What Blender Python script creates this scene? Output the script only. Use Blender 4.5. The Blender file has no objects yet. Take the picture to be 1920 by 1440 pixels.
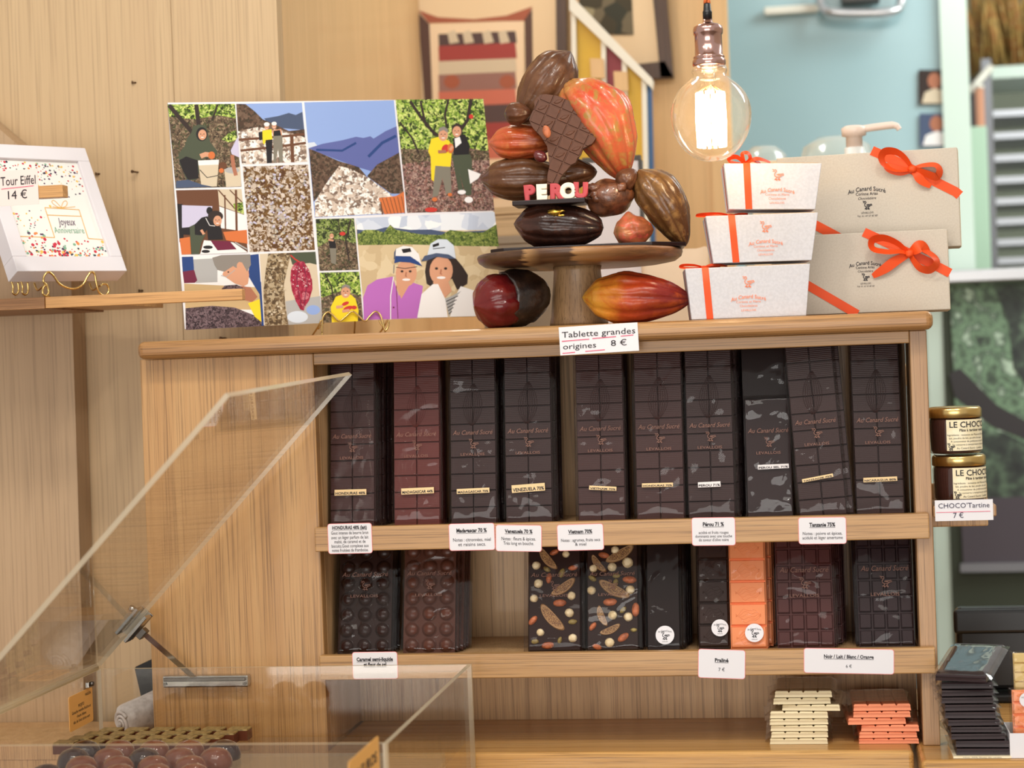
import bpy, bmesh, math, random
from mathutils import Vector, Matrix, noise
PI = math.pi
S = bpy.context.scene
COL = S.collection
ZC = 1.55            # camera height; all heights below are above the shop floor

# ------------------------------------------------------------------ camera
FPX, YAW, PITCH, ROLL, DIST = 3533.3, 0.1524, 0.0112, 0.0367, 2.4
_f = Vector((-math.sin(YAW)*math.cos(PITCH), math.cos(YAW)*math.cos(PITCH), -math.sin(PITCH)))
_r = _f.cross(Vector((0, 0, 1))).normalized(); _u = _r.cross(_f)
RIGHT = _r*math.cos(ROLL) - _u*math.sin(ROLL)
UP = _r*math.sin(ROLL) + _u*math.cos(ROLL)
FWD = _f
EYE = Vector((0, -DIST, ZC))
cam = bpy.data.cameras.new('camera'); camo = bpy.data.objects.new('camera', cam); COL.objects.link(camo)
m3 = Matrix((RIGHT, UP, -FWD)).transposed()
camo.matrix_world = Matrix.Translation(EYE) @ m3.to_4x4()
cam.sensor_width = 36; cam.sensor_fit = 'HORIZONTAL'; cam.lens = FPX*36/1920
cam.clip_start = .05; cam.clip_end = 60
cam.dof.use_dof = True; cam.dof.focus_distance = 2.42; cam.dof.aperture_fstop = 4.2
S.camera = camo

# ------------------------------------------------------------------ light and exposure
S.view_settings.view_transform = 'Standard'; S.view_settings.look = 'None'
S.view_settings.gamma = 1; S.view_settings.use_curve_mapping = False
S.view_settings.exposure = -0.05
S.cycles.transparent_max_bounces = 32
w = bpy.data.worlds.new('shop_ambient'); S.world = w; w.use_nodes = True
w.node_tree.nodes['Background'].inputs[0].default_value = (1.0, .95, .88, 1)
w.node_tree.nodes['Background'].inputs[1].default_value = .68

def area_light(name, loc, target, sx, sy, power, col=(1, .95, .87)):
    l = bpy.data.lights.new(name, 'AREA'); l.shape = 'RECTANGLE'; l.size = sx; l.size_y = sy
    l.energy = power; l.color = col
    o = bpy.data.objects.new(name, l); COL.objects.link(o); o.location = loc
    o.rotation_euler = (Vector(target)-Vector(loc)).to_track_quat('-Z', 'Y').to_euler()
    return o
area_light('ceiling_panel_light', (-.3, -2.3, 3.3), (-.4, 0, 1.3), 2.2, .7, 20)
area_light('front_fill_light', (-.5, -5.2, 1.15), (-.4, 0, 1.25), 3.4, 1.7, 92, (1, .97, .93))  # unseen fill added behind the camera to brighten the cabinet front
area_light('ceiling_panel_light', (1.6, 1.4, 3.1), (.9, 2.6, 1.5), 1.6, .8, 58, (.93, 1, .98))
area_light('ceiling_panel_light', (-1.0, .75, 3.1), (-.6, 1.6, 1.7), .8, .5, 42)
area_light('ceiling_spot_light', (.35, -1.25, 2.95), (-.1, .05, 1.5), .12, .12, 7)
area_light('ceiling_spot_light', (-.45, -1.1, 2.95), (-.5, .05, 1.4), .12, .12, 6.5)
area_light('ceiling_spot_light', (-.95, -1.15, 2.95), (-.8, .05, 1.4), .12, .12, 5)

# ------------------------------------------------------------------ pixel <-> place
def ray(px, py):
    return FWD + RIGHT*((px-960)/FPX) + UP*((720-py)/FPX)
def at(px, py, Y=0.0):
    d = ray(px, py); return EYE + d*((Y+DIST)/d.y)
def at_x(px, py, X):
    d = ray(px, py); return EYE + d*(X/d.x)
def at_z(px, py, Z):
    d = ray(px, py); return EYE + d*((Z-ZC)/d.z)

class Frame:
    """A real plane in the room: origin O, unit axes u (along), v (up), n (towards the viewer)."""
    def __init__(s, O, u, v):
        s.O = Vector(O); s.u = Vector(u).normalized(); s.v = Vector(v).normalized(); s.n = s.u.cross(s.v).normalized()
    def P(s, a, b, c=0.0): return s.O + s.u*a + s.v*b + s.n*c
    def px(s, x, y):
        d = ray(x, y); t = (s.O-EYE).dot(s.n)/d.dot(s.n); q = EYE + d*t - s.O
        return (q.dot(s.u), q.dot(s.v))
    def mat(s):
        M = Matrix((s.u, s.v, s.n)).transposed().to_4x4(); M.translation = s.O; return M
def yframe(px, py, Y, tilt=0.0):
    return Frame(at(px, py, Y), (math.cos(tilt), 0, math.sin(tilt)), (-math.sin(tilt), 0, math.cos(tilt)))
def tframe(O, phi, lam, rho=0.0):
    n = Vector((math.sin(phi), -math.cos(phi), 0)); e = Vector((math.cos(phi), math.sin(phi), 0))
    v = Vector((0, 0, 1))*math.cos(lam) - n*math.sin(lam)
    return Frame(O, e*math.cos(rho)+v*math.sin(rho), v*math.cos(rho)-e*math.sin(rho))

# ------------------------------------------------------------------ materials
def lin(c):
    if isinstance(c, str):
        c = [int(c[i:i+2], 16) for i in (0, 2, 4)]
    return tuple((x/255/12.92 if x/255 <= .04045 else ((x/255+.055)/1.055)**2.4) for x in c) + (1,)
MATS = {}
def newmat(name):
    m = bpy.data.materials.new(name); m.use_nodes = True; MATS[name] = m
    nt = m.node_tree; b = nt.nodes['Principled BSDF']
    return m, nt, b
def plain(name, c, rough=.5, metal=0, coat=0, spec=.5, emit=0):
    m, nt, b = newmat(name)
    b.inputs['Base Color'].default_value = lin(c); b.inputs['Roughness'].default_value = rough
    b.inputs['Metallic'].default_value = metal; b.inputs['Coat Weight'].default_value = coat
    b.inputs['Specular IOR Level'].default_value = spec
    if emit:
        b.inputs['Emission Color'].default_value = lin(c); b.inputs['Emission Strength'].default_value = emit
    return m
def N(nt, t, **kw):
    n = nt.nodes.new(t)
    for k, v in kw.items():
        if k in n.inputs: n.inputs[k].default_value = v
        else: setattr(n, k, v)
    return n
def ramp(nt, stops):
    r = nt.nodes.new('ShaderNodeValToRGB'); e = r.color_ramp.elements
    while len(e) < len(stops): e.new(.5)
    for i, (p, c) in enumerate(stops): e[i].position = p; e[i].color = lin(c)
    return r
def coords(nt, scale, kind='Object', rot=(0, 0, 0)):
    t = nt.nodes.new('ShaderNodeTexCoord'); mp = nt.nodes.new('ShaderNodeMapping')
    mp.inputs['Scale'].default_value = scale; mp.inputs['Rotation'].default_value = rot
    nt.links.new(t.outputs[kind], mp.inputs[0]); return mp
def wood(name, dark, mid, light, axis='Z', rough=.42, fine=1.0, wide=1.0, pores=.6):
    m, nt, b = newmat(name); L = nt.links.new
    def sc(a, c):
        s = [c, c, c]; s['XYZ'.index(axis)] = a; return tuple(s)
    big = N(nt, 'ShaderNodeTexNoise', Scale=1.0, Detail=5.0, Roughness=.55, Distortion=.25)
    L(coords(nt, sc(1.0*wide, 44*wide)).outputs[0], big.inputs[0])
    r = ramp(nt, [(.3, dark), (.5, mid), (.72, light)]); L(big.outputs[0], r.inputs[0])
    por = N(nt, 'ShaderNodeTexNoise', Scale=1.0, Detail=3.0, Roughness=.7)
    L(coords(nt, sc(6*fine, 560*fine)).outputs[0], por.inputs[0])
    r2 = ramp(nt, [(.36, (150, 140, 128)), (.5, (255, 255, 255))]); L(por.outputs[0], r2.inputs[0])
    mx = N(nt, 'ShaderNodeMix', data_type='RGBA', blend_type='MULTIPLY'); mx.inputs[0].default_value = pores
    L(r.outputs[0], mx.inputs[6]); L(r2.outputs[0], mx.inputs[7])
    L(mx.outputs[2], b.inputs['Base Color'])
    b.inputs['Roughness'].default_value = rough; b.inputs['Coat Weight'].default_value = .08
    bp = N(nt, 'ShaderNodeBump', Strength=.12, Distance=.001); L(por.outputs[0], bp.inputs['Height']); L(bp.outputs[0], b.inputs['Normal'])
    return m
def mottle(name, stops, scale=30, rough=.4, coat=0, bump=0, detail=4, stretch=(1, 1, 1), bscale=None, dist=0.0):
    m, nt, b = newmat(name); L = nt.links.new
    n = N(nt, 'ShaderNodeTexNoise', Scale=1.0, Detail=float(detail), Roughness=.6, Distortion=dist)
    L(coords(nt, tuple(scale*s for s in stretch)).outputs[0], n.inputs[0])
    r = ramp(nt, stops); L(n.outputs[0], r.inputs[0]); L(r.outputs[0], b.inputs['Base Color'])
    b.inputs['Roughness'].default_value = rough; b.inputs['Coat Weight'].default_value = coat
    b.inputs['Coat Roughness'].default_value = .12
    if bump:
        n2 = N(nt, 'ShaderNodeTexNoise', Scale=1.0, Detail=4.0, Roughness=.6)
        q = bscale or scale*3
        L(coords(nt, (q, q, q)).outputs[0], n2.inputs[0])
        bp = N(nt, 'ShaderNodeBump', Strength=bump, Distance=.002); L(n2.outputs[0], bp.inputs['Height']); L(bp.outputs[0], b.inputs['Normal'])
    return m
def cells(name, cols, scale, rough=.6, spec=.2):
    """print of small irregular patches (leaves, stones, beans)"""
    m, nt, b = newmat(name); L = nt.links.new
    wv = N(nt, 'ShaderNodeTexNoise', Scale=scale*.6, Detail=3.0)
    tc = nt.nodes.new('ShaderNodeTexCoord'); L(tc.outputs['Object'], wv.inputs[0])
    ad = N(nt, 'ShaderNodeVectorMath', operation='MULTIPLY_ADD'); ad.inputs[1].default_value = (.012,)*3
    L(wv.outputs['Color'], ad.inputs[0]); L(tc.outputs['Object'], ad.inputs[2])
    v = N(nt, 'ShaderNodeTexVoronoi', Scale=scale); L(ad.outputs[0], v.inputs['Vector'])
    sp = nt.nodes.new('ShaderNodeSeparateColor'); L(v.outputs['Color'], sp.inputs[0])
    k = len(cols); r = ramp(nt, [(i/k, c) for i, c in enumerate(cols)]); r.color_ramp.interpolation = 'CONSTANT'
    L(sp.outputs[0], r.inputs[0]); L(r.outputs[0], b.inputs['Base Color'])
    b.inputs['Roughness'].default_value = rough; b.inputs['Specular IOR Level'].default_value = spec
    return m
def clear(name, tint=(255, 255, 255), base=.04, power=5.0, gloss_rough=.02, bump=0, bscale=60, milky=0.0, milk=(235, 225, 205), gain=1.0):
    m, nt, b = newmat(name); L = nt.links.new; nt.nodes.remove(b)
    out = nt.nodes['Material Output']
    tr = N(nt, 'ShaderNodeBsdfTransparent', Color=lin(tint)); gl = N(nt, 'ShaderNodeBsdfGlossy', Roughness=gloss_rough)
    lw = N(nt, 'ShaderNodeLayerWeight', Blend=.5)
    p = N(nt, 'ShaderNodeMath', operation='POWER'); p.inputs[1].default_value = power
    L(lw.outputs['Facing'], p.inputs[0])
    ma = N(nt, 'ShaderNodeMath', operation='MULTIPLY_ADD'); ma.inputs[1].default_value = gain*(1-base); ma.inputs[2].default_value = base; ma.use_clamp = True
    L(p.outputs[0], ma.inputs[0])
    mx = nt.nodes.new('ShaderNodeMixShader'); L(ma.outputs[0], mx.inputs[0]); L(tr.outputs[0], mx.inputs[1]); L(gl.outputs[0], mx.inputs[2])
    if bump:
        n2 = N(nt, 'ShaderNodeTexNoise', Scale=1.0, Detail=2.5, Roughness=.55, Distortion=1.2)
        L(coords(nt, (bscale, bscale*.6, bscale)).outputs[0], n2.inputs[0])
        bp = N(nt, 'ShaderNodeBump', Strength=bump, Distance=.004); L(n2.outputs[0], bp.inputs['Height'])
        L(bp.outputs[0], gl.inputs['Normal']); L(bp.outputs[0], lw.inputs['Normal'])
    last = mx
    if milky:
        df = N(nt, 'ShaderNodeBsdfTranslucent', Color=lin(milk)); d2 = N(nt, 'ShaderNodeBsdfDiffuse', Color=lin(milk))
        a = nt.nodes.new('ShaderNodeMixShader'); a.inputs[0].default_value = .5; L(df.outputs[0], a.inputs[1]); L(d2.outputs[0], a.inputs[2])
        last = nt.nodes.new('ShaderNodeMixShader'); last.inputs[0].default_value = milky; L(mx.outputs[0], last.inputs[1]); L(a.outputs[0], last.inputs[2])
    L(last.outputs[0], out.inputs[0])
    return m
def podmat(name, tstops, streak, rough=.3, coat=.5, amount=.5, nscale=55):
    """colour along the pod's length, streaked along its ribs; attribute pod = (length, rib, 0)"""
    m, nt, b = newmat(name); L = nt.links.new
    at_ = N(nt, 'ShaderNodeAttribute', attribute_name='pod'); sp = nt.nodes.new('ShaderNodeSeparateColor'); L(at_.outputs['Color'], sp.inputs[0])
    n = N(nt, 'ShaderNodeTexNoise', Scale=nscale, Detail=5.0, Roughness=.65, Distortion=.8)
    tc = nt.nodes.new('ShaderNodeTexCoord'); L(tc.outputs['Object'], n.inputs[0])
    j = N(nt, 'ShaderNodeMath', operation='MULTIPLY_ADD'); j.inputs[1].default_value = .5; j.inputs[2].default_value = -.25
    L(n.outputs[0], j.inputs[0])
    sm = N(nt, 'ShaderNodeMath', operation='ADD'); L(sp.outputs[0], sm.inputs[0]); L(j.outputs[0], sm.inputs[1])
    r = ramp(nt, tstops); L(sm.outputs[0], r.inputs[0])
    k = N(nt, 'ShaderNodeMath', operation='MULTIPLY'); L(sp.outputs[1], k.inputs[0])
    r2 = ramp(nt, [(.45, (0, 0, 0)), (.65, (255, 255, 255))]); L(n.outputs[0], r2.inputs[0]); L(r2.outputs[0], k.inputs[1])
    k2 = N(nt, 'ShaderNodeMath', operation='MULTIPLY'); L(k.outputs[0], k2.inputs[0]); k2.inputs[1].default_value = amount*1.6; k2.use_clamp = True
    mx = N(nt, 'ShaderNodeMix', data_type='RGBA'); L(k2.outputs[0], mx.inputs[0]); L(r.outputs[0], mx.inputs[6]); mx.inputs[7].default_value = lin(streak)
    L(mx.outputs[2], b.inputs['Base Color']); b.inputs['Roughness'].default_value = rough
    b.inputs['Coat Weight'].default_value = coat*.35; b.inputs['Coat Roughness'].default_value = .1; b.inputs['Specular IOR Level'].default_value = .3
    n3 = N(nt, 'ShaderNodeTexNoise', Scale=210.0, Detail=3.0); L(tc.outputs['Object'], n3.inputs[0]); bp = N(nt, 'ShaderNodeBump', Strength=.22, Distance=.002); L(n3.outputs[0], bp.inputs['Height']); L(bp.outputs[0], b.inputs['Normal'])
    return m

wood('wall_ply', (188, 158, 120), (193, 164, 125), (199, 170, 131), 'Z', .5, .5, .5, .28)
wood('wall_ply_pink', (176, 146, 112), (181, 151, 117), (187, 157, 122), 'Z', .5, .5, .5, .35)
wood('oak_panel', (172, 127, 76), (184, 139, 87), (194, 151, 98), 'Z', .4, .8, 1.0, .6)
wood('oak_post', (158, 118, 80), (170, 130, 90), (182, 143, 103), 'Z', .4, 1, 1)
wood('oak_rail', (168, 124, 74), (182, 138, 86), (194, 152, 100), 'X', .4, 1, 1.2)
wood('oak_top', (146, 102, 58), (168, 123, 74), (186, 144, 94), 'X', .34, 1, 1.0)
wood('oak_back', (186, 146, 100), (198, 158, 112), (208, 169, 123), 'Z', .5, 1, 1)
wood('oak_counter', (190, 140, 76), (206, 157, 92), (218, 172, 108), 'X', .22, 1, 1)
wood('oak_shelf_strip', (190, 138, 80), (204, 152, 94), (214, 166, 108), 'X', .45, 1, 1)
wood('oak_end', (128, 88, 54), (150, 106, 66), (168, 122, 80), 'X', .55, 2, 2)
def acacia():
    m, nt, b = newmat('acacia'); L = nt.links.new
    tc = nt.nodes.new('ShaderNodeTexCoord'); sp = nt.nodes.new('ShaderNodeSeparateXYZ'); L(tc.outputs['Object'], sp.inputs[0])
    n = N(nt, 'ShaderNodeTexNoise', Scale=1.0, Detail=5.0, Distortion=.5); L(coords(nt, (14, 60, 240)).outputs[0], n.inputs[0])
    a = N(nt, 'ShaderNodeMath', operation='MULTIPLY_ADD'); a.inputs[1].default_value = 3.4; a.inputs[2].default_value = .5; L(sp.outputs[0], a.inputs[0])
    k = N(nt, 'ShaderNodeMath', operation='MULTIPLY_ADD'); k.inputs[1].default_value = .10; L(n.outputs[0], k.inputs[0]); L(a.outputs[0], k.inputs[2])
    r = ramp(nt, [(0, (96, 66, 42)), (.34, (84, 56, 36)), (.36, (190, 148, 98)), (.42, (104, 70, 44)), (.56, (88, 58, 36)), (.58, (178, 132, 82)), (.70, (150, 104, 62)), (.80, (126, 84, 50)), (1.0, (140, 98, 60))])
    L(k.outputs[0], r.inputs[0]); r2 = ramp(nt, [(.35, (190, 180, 170)), (.6, (255, 255, 255))]); L(n.outputs[0], r2.inputs[0])
    mx = N(nt, 'ShaderNodeMix', data_type='RGBA', blend_type='MULTIPLY'); mx.inputs[0].default_value = .8; L(r.outputs[0], mx.inputs[6]); L(r2.outputs[0], mx.inputs[7]); L(mx.outputs[2], b.inputs['Base Color'])
    b.inputs['Roughness'].default_value = .38
acacia()
wood('pedestal_wood', (146, 110, 72), (164, 128, 88), (178, 144, 104), 'Z', .45, 1, .8)
wood('frame_brown', (58, 38, 26), (74, 50, 34), (88, 62, 44), 'Z', .45, 1, 1)
wood('cardboard', (186, 156, 118), (200, 170, 130), (212, 184, 146), 'X', .7, 1, .6)
wood('panel_beige', (210, 173, 124), (214, 177, 128), (218, 181, 132), 'Z', .6, .5, .5, .2)
plain('white_card', (228, 225, 228), .6); plain('pink_edge', (240, 150, 150), .6); plain('ink', (38, 34, 40), .7)
plain('ink_blue', (44, 40, 70), .7); plain('pink_ink', (224, 70, 110), .7); plain('grey_ink', (120, 112, 108), .7)
plain('cream_sticker', (232, 200, 148), .5); plain('white_sticker', (236, 228, 226), .5)
plain('copper_print', (132, 90, 74), .45); plain('orange_print', (238, 140, 104), .6); plain('grey_print', (90, 84, 78), .6)
plain('gold', (214, 182, 118), .25, 1); plain('chrome', (190, 188, 184), .16, 1); plain('steel_dark', (110, 106, 102), .3, 1)
plain('rose_chrome', (200, 160, 150), .18, 1); plain('black_plastic', (18, 18, 20), .35); plain('black_matt', (10, 10, 11), .6)
plain('nail_metal', (96, 70, 50), .4, .8)
def choc(name, c, rough=.38, stripe=0, coat=0):
    m, nt, b = newmat(name); L = nt.links.new
    b.inputs['Base Color'].default_value = lin(c); b.inputs['Roughness'].default_value = rough; b.inputs['Coat Weight'].default_value = coat; b.inputs['Specular IOR Level'].default_value = .25
    if stripe:
        wv = N(nt, 'ShaderNodeTexWave', Scale=stripe, bands_direction='Y'); tc = nt.nodes.new('ShaderNodeTexCoord'); L(tc.outputs['Object'], wv.inputs[0])
        bp = N(nt, 'ShaderNodeBump', Strength=.25, Distance=.0006); L(wv.outputs[1], bp.inputs['Height']); L(bp.outputs[0], b.inputs['Normal'])
    return m
choc('choc_dark', (54, 32, 30), .36, 130); choc('choc_milk_red', (100, 44, 38), .36, 130); choc('choc_brownish', (66, 37, 34), .36, 130)
choc('choc_plain', (48, 30, 30), .3); choc('choc_dome_dark', (46, 26, 21), .26); choc('choc_dome_milk', (88, 50, 38), .28)
choc('choc_grid_milk', (84, 46, 44), .3); choc('choc_grid_dark', (50, 35, 38), .3); choc('choc_orange', (252, 158, 104), .35)
choc('choc_white', (232, 216, 176), .4); choc('choc_coral', (246, 150, 108), .4); choc('choc_stack', (48, 32, 34), .34)
choc('choc_slab', (32, 18, 16), .3); choc('choc_map', (92, 59, 44), .36); choc('bonbon_dark', (50, 24, 18), .12, 0, .6); choc('bonbon_milk', (112, 58, 34), .14, 0, .6)
choc('bonbon_side', (98, 52, 34), .25)
choc('choc_mendiant', (46, 25, 20), .3); choc('choc_praline', (54, 35, 29), .34); choc('choc_yellow', (228, 200, 130), .4)
mottle('pistachio_top', [(.35, (108, 88, 44)), (.5, (142, 116, 62)), (.65, (166, 140, 84))], 160, .45, .2, .3)
clear('acrylic', (252, 251, 249), .04, 5.0, .015, gain=.75)
clear('acrylic_edge', (236, 230, 214), .25, 2.0, .12, milky=.55, milk=(240, 226, 196))
clear('cellophane', (244, 242, 242), .022, 3.4, .05, bump=.16, bscale=20)
clear('cellophane_soft', (244, 242, 242), .02, 3.4, .05, bump=.16, bscale=22)
clear('cellophane_crisp', (242, 242, 242), .032, 3.2, .05, bump=.28, bscale=26)
clear('bulb_glass', (255, 253, 248), .06, 2.6, .02, milky=.025, milk=(255, 232, 200))
clear('jar_glass', (250, 248, 244), .06, 3.5, .03)
plain('ribbon_orange', (226, 80, 30), .45, 0, 0, .25); plain('ribbon_orange_dark', (216, 70, 28), .45, 0, 0, .25)
mottle('box_white', [(.4, (198, 197, 202)), (.6, (206, 205, 210))], 300, .65)
mottle('box_beige', [(.35, (188, 177, 162)), (.6, (195, 185, 170))], 420, .7, 0, .06)
plain('box_beige_side', (222, 202, 170), .6)
plain('box_cut', (188, 160, 130), .7)
plain('frame_white', (220, 215, 219), .55); plain('picture_white', (230, 227, 221), .6); plain('price_pink', (232, 214, 206), .6)
plain('orange_card', (240, 178, 96), .55)

# ------------------------------------------------------------------ object helpers
MW = {}
def meta(o, label=None, cat=None, group=None, kind=None):
    if label: o['label'] = label
    if cat: o['category'] = cat
    if group: o['group'] = group
    if kind: o['kind'] = kind
    return o
def thing(name, label, cat, M=None, group=None):
    o = bpy.data.objects.new(name, None); COL.objects.link(o)
    M = Matrix.Translation(M) if isinstance(M, Vector) else (M or Matrix.Identity(4))
    o.matrix_world = M; MW[o.name] = M.copy(); o.empty_display_size = .02
    return meta(o, label, cat, group)
class MB:
    def __init__(s): s.v = []; s.f = []; s.m = []; s.attr = None; s.sm = []
    def add(s, vs, fs, mi=0, smooth=False, T=None):
        b = len(s.v); s.v += [tuple(T(*p)) if T else tuple(p) for p in vs]
        for f in fs: s.f.append([b+i for i in f]); s.m.append(mi); s.sm.append(smooth)
        return s
    def box(s, lo, hi, mi=0, T=None, top=None):
        x0, y0, z0 = lo; x1, y1, z1 = hi
        vs = [(x0, y0, z0), (x1, y0, z0), (x1, y1, z0), (x0, y1, z0), (x0, y0, z1), (x1, y0, z1), (x1, y1, z1), (x0, y1, z1)]
        if top is not None:     # inset of the z1 face
            t = top; vs[4:] = [(x0+t, y0+t, z1), (x1-t, y0+t, z1), (x1-t, y1-t, z1), (x0+t, y1-t, z1)]
        return s.add(vs, [(3, 2, 1, 0), (4, 5, 6, 7), (0, 1, 5, 4), (1, 2, 6, 5), (2, 3, 7, 6), (3, 0, 4, 7)], mi, False, T)
    def poly(s, pts, mi=0, T=None): return s.add(pts, [tuple(range(len(pts)))], mi, False, T)
    def flat(s, pts, z=0.0, mi=0):   # 2-D outline lying in the local plane
        a = sum(pts[i-1][0]*pts[i][1]-pts[i][0]*pts[i-1][1] for i in range(len(pts)))
        if a < 0: pts = pts[::-1]
        return s.add([(x, y, z) for x, y in pts], [tuple(range(len(pts)))], mi)
    def prism(s, pts, z0, z1, mi=0, T=None, inset=0.0):
        a = sum(pts[i-1][0]*pts[i][1]-pts[i][0]*pts[i-1][1] for i in range(len(pts)))
        if a < 0: pts = pts[::-1]
        n = len(pts)
        if inset:
            cx = sum(p[0] for p in pts)/n; cy = sum(p[1] for p in pts)/n
            up = [(cx+(x-cx)*(1-inset), cy+(y-cy)*(1-inset)) for x, y in pts]
        else: up = pts
        vs = [(x, y, z0) for x, y in pts]+[(x, y, z1) for x, y in up]
        fs = [tuple(range(n))[::-1], tuple(range(n, 2*n))]+[(i, (i+1) % n, n+(i+1) % n, n+i) for i in range(n)]
        return s.add(vs, fs, mi, False, T)
    def ribbon(s, pts, wd, z=0.0, mi=0):  # stroke of constant width in the local plane
        pts = [Vector((p[0], p[1])) for p in pts]; n = len(pts); A = []; B = []
        for i in range(n):
            d = (pts[min(i+1, n-1)]-pts[max(i-1, 0)])
            d = d.normalized() if d.length else Vector((1, 0))
            q = Vector((-d.y, d.x))*wd/2; A.append(pts[i]+q); B.append(pts[i]-q)
        vs = [(p.x, p.y, z) for p in A+B]
        return s.add(vs, [(n+i, n+i+1, i+1, i) for i in range(n-1)], mi)
    def disc(s, cx, cy, rx, ry=None, z=0.0, mi=0, n=14, rot=0.0):
        ry = ry or rx; c, si = math.cos(rot), math.sin(rot)
        return s.flat([(cx+rx*math.cos(a)*c-ry*math.sin(a)*si, cy+rx*math.cos(a)*si+ry*math.sin(a)*c) for a in (2*PI*i/n for i in range(n))], z, mi)
    def tube(s, path, r, mi=0, n=8, closed=False):
        path = [Vector(p) for p in path]; k = len(path); rings = []; up = None
        rr = r if isinstance(r, (list, tuple)) else [r]*k
        b = len(s.v)
        for i, p in enumerate(path):
            d = (path[(i+1) % k]-path[i-1]) if closed else (path[min(i+1, k-1)]-path[max(i-1, 0)])
            d = d.normalized()
            if up is None: up = d.orthogonal().normalized()
            up = (up-d*up.dot(d)); up = up.normalized() if up.length > 1e-6 else d.orthogonal().normalized()
            q = d.cross(up)
            for j in range(n):
                a = 2*PI*j/n; s.v.append(tuple(p+up*(rr[i]*math.cos(a))+q*(rr[i]*math.sin(a))))
        for i in range(k if closed else k-1):
            for j in range(n):
                a, c = b+i*n, b+((i+1) % k)*n
                s.f.append([a+j, a+(j+1) % n, c+(j+1) % n, c+j]); s.m.append(mi); s.sm.append(True)
        if not closed:
            s.f.append([b+j for j in range(n)][::-1]); s.m.append(mi); s.sm.append(False)
            s.f.append([b+(k-1)*n+j for j in range(n)]); s.m.append(mi); s.sm.append(False)
        return s
    def lathe(s, prof, c=(0, 0, 0), n=32, mi=0, smooth=True, caps=True):
        b = len(s.v); k = len(prof)
        for r, z in prof:
            for j in range(n):
                a = 2*PI*j/n; s.v.append((c[0]+r*math.cos(a), c[1]+r*math.sin(a), c[2]+z))
        for i in range(k-1):
            for j in range(n):
                s.f.append([b+i*n+j, b+i*n+(j+1) % n, b+(i+1)*n+(j+1) % n, b+(i+1)*n+j]); s.m.append(mi); s.sm.append(smooth)
        if caps:
            if prof[0][0] > 1e-5: s.f.append([b+j for j in range(n)][::-1]); s.m.append(mi); s.sm.append(False)
            if prof[-1][0] > 1e-5: s.f.append([b+(k-1)*n+j for j in range(n)]); s.m.append(mi); s.sm.append(False)
        return s
    def blob(s, c, r, seed=0, amp=.12, nu=14, nv=10, mi=0, M=None, fr=2.0):
        b = len(s.v); c = Vector(c); r = (r, r, r) if not isinstance(r, (tuple, list)) else r
        def pt(th, ph):
            d = Vector((math.sin(th)*math.cos(ph), math.sin(th)*math.sin(ph), math.cos(th)))
            k = 1+amp*noise.noise(d*fr+Vector((seed*7.1, seed*3.3, 0)))*2
            q = Vector((d.x*r[0], d.y*r[1], d.z*r[2]))*k
            return c+(M @ q if M else q)
        s.v.append(tuple(pt(0, 0)))
        for i in range(1, nv):
            for j in range(nu): s.v.append(tuple(pt(PI*i/nv, 2*PI*j/nu)))
        s.v.append(tuple(pt(PI, 0))); e = len(s.v)-1
        for j in range(nu):
            s.f.append([b, b+1+j, b+1+(j+1) % nu]); s.m.append(mi); s.sm.append(True)
            for i in range(nv-2):
                q = b+1+i*nu; s.f.append([q+j, q+nu+j, q+nu+(j+1) % nu, q+(j+1) % nu]); s.m.append(mi); s.sm.append(True)
            q = b+1+(nv-2)*nu; s.f.append([q+j, e, q+(j+1) % nu]); s.m.append(mi); s.sm.append(True)
        return s
    def mesh(s, name, mats):
        me = bpy.data.meshes.new(name); me.from_pydata(s.v, [], s.f)
        for mt in ([mats] if isinstance(mats, str) else mats): me.materials.append(MATS[mt])
        me.polygons.foreach_set('material_index', s.m); me.polygons.foreach_set('use_smooth', s.sm)
        if s.attr:
            a = me.color_attributes.new('pod', 'FLOAT_COLOR', 'POINT')
            for i, c in enumerate(s.attr): a.data[i].color = (c[0], c[1], 0, 1)
        me.update(); return me
    def build(s, name, mats, parent=None, world=False, bev=0, seg=2):
        if world and parent is not None:
            I = MW[parent.name].inverted(); s.v = [tuple(I @ Vector(p)) for p in s.v]
        return link(name, s.mesh(name, mats), parent, bev, seg)
def link(name, me, parent=None, bev=0, seg=2):
    o = bpy.data.objects.new(name, me); COL.objects.link(o)
    if parent is not None: o.parent = parent; MW[o.name] = MW[parent.name]
    else: MW[o.name] = Matrix.Identity(4)
    if bev:
        b = o.modifiers.new('edge', 'BEVEL'); b.width = bev; b.segments = seg; b.limit_method = 'ANGLE'; b.angle_limit = .6
    return o
KIDS = {}
def kids(o):
    return [c for c in bpy.data.objects if c.parent == o]
def copy_tree(o, M=None, parent=None, label=None, group=None):
    c = o.copy(); COL.objects.link(c); c.parent = parent
    if M is not None: c.matrix_world = M; MW[c.name] = M.copy()
    if label: c['label'] = label
    if group: c['group'] = group
    if o.name not in KIDS: KIDS[o.name] = kids(o)
    for k in KIDS[o.name]: copy_tree(k, None, c)
    return c
def structure(o): o['kind'] = 'structure'; return o

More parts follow.
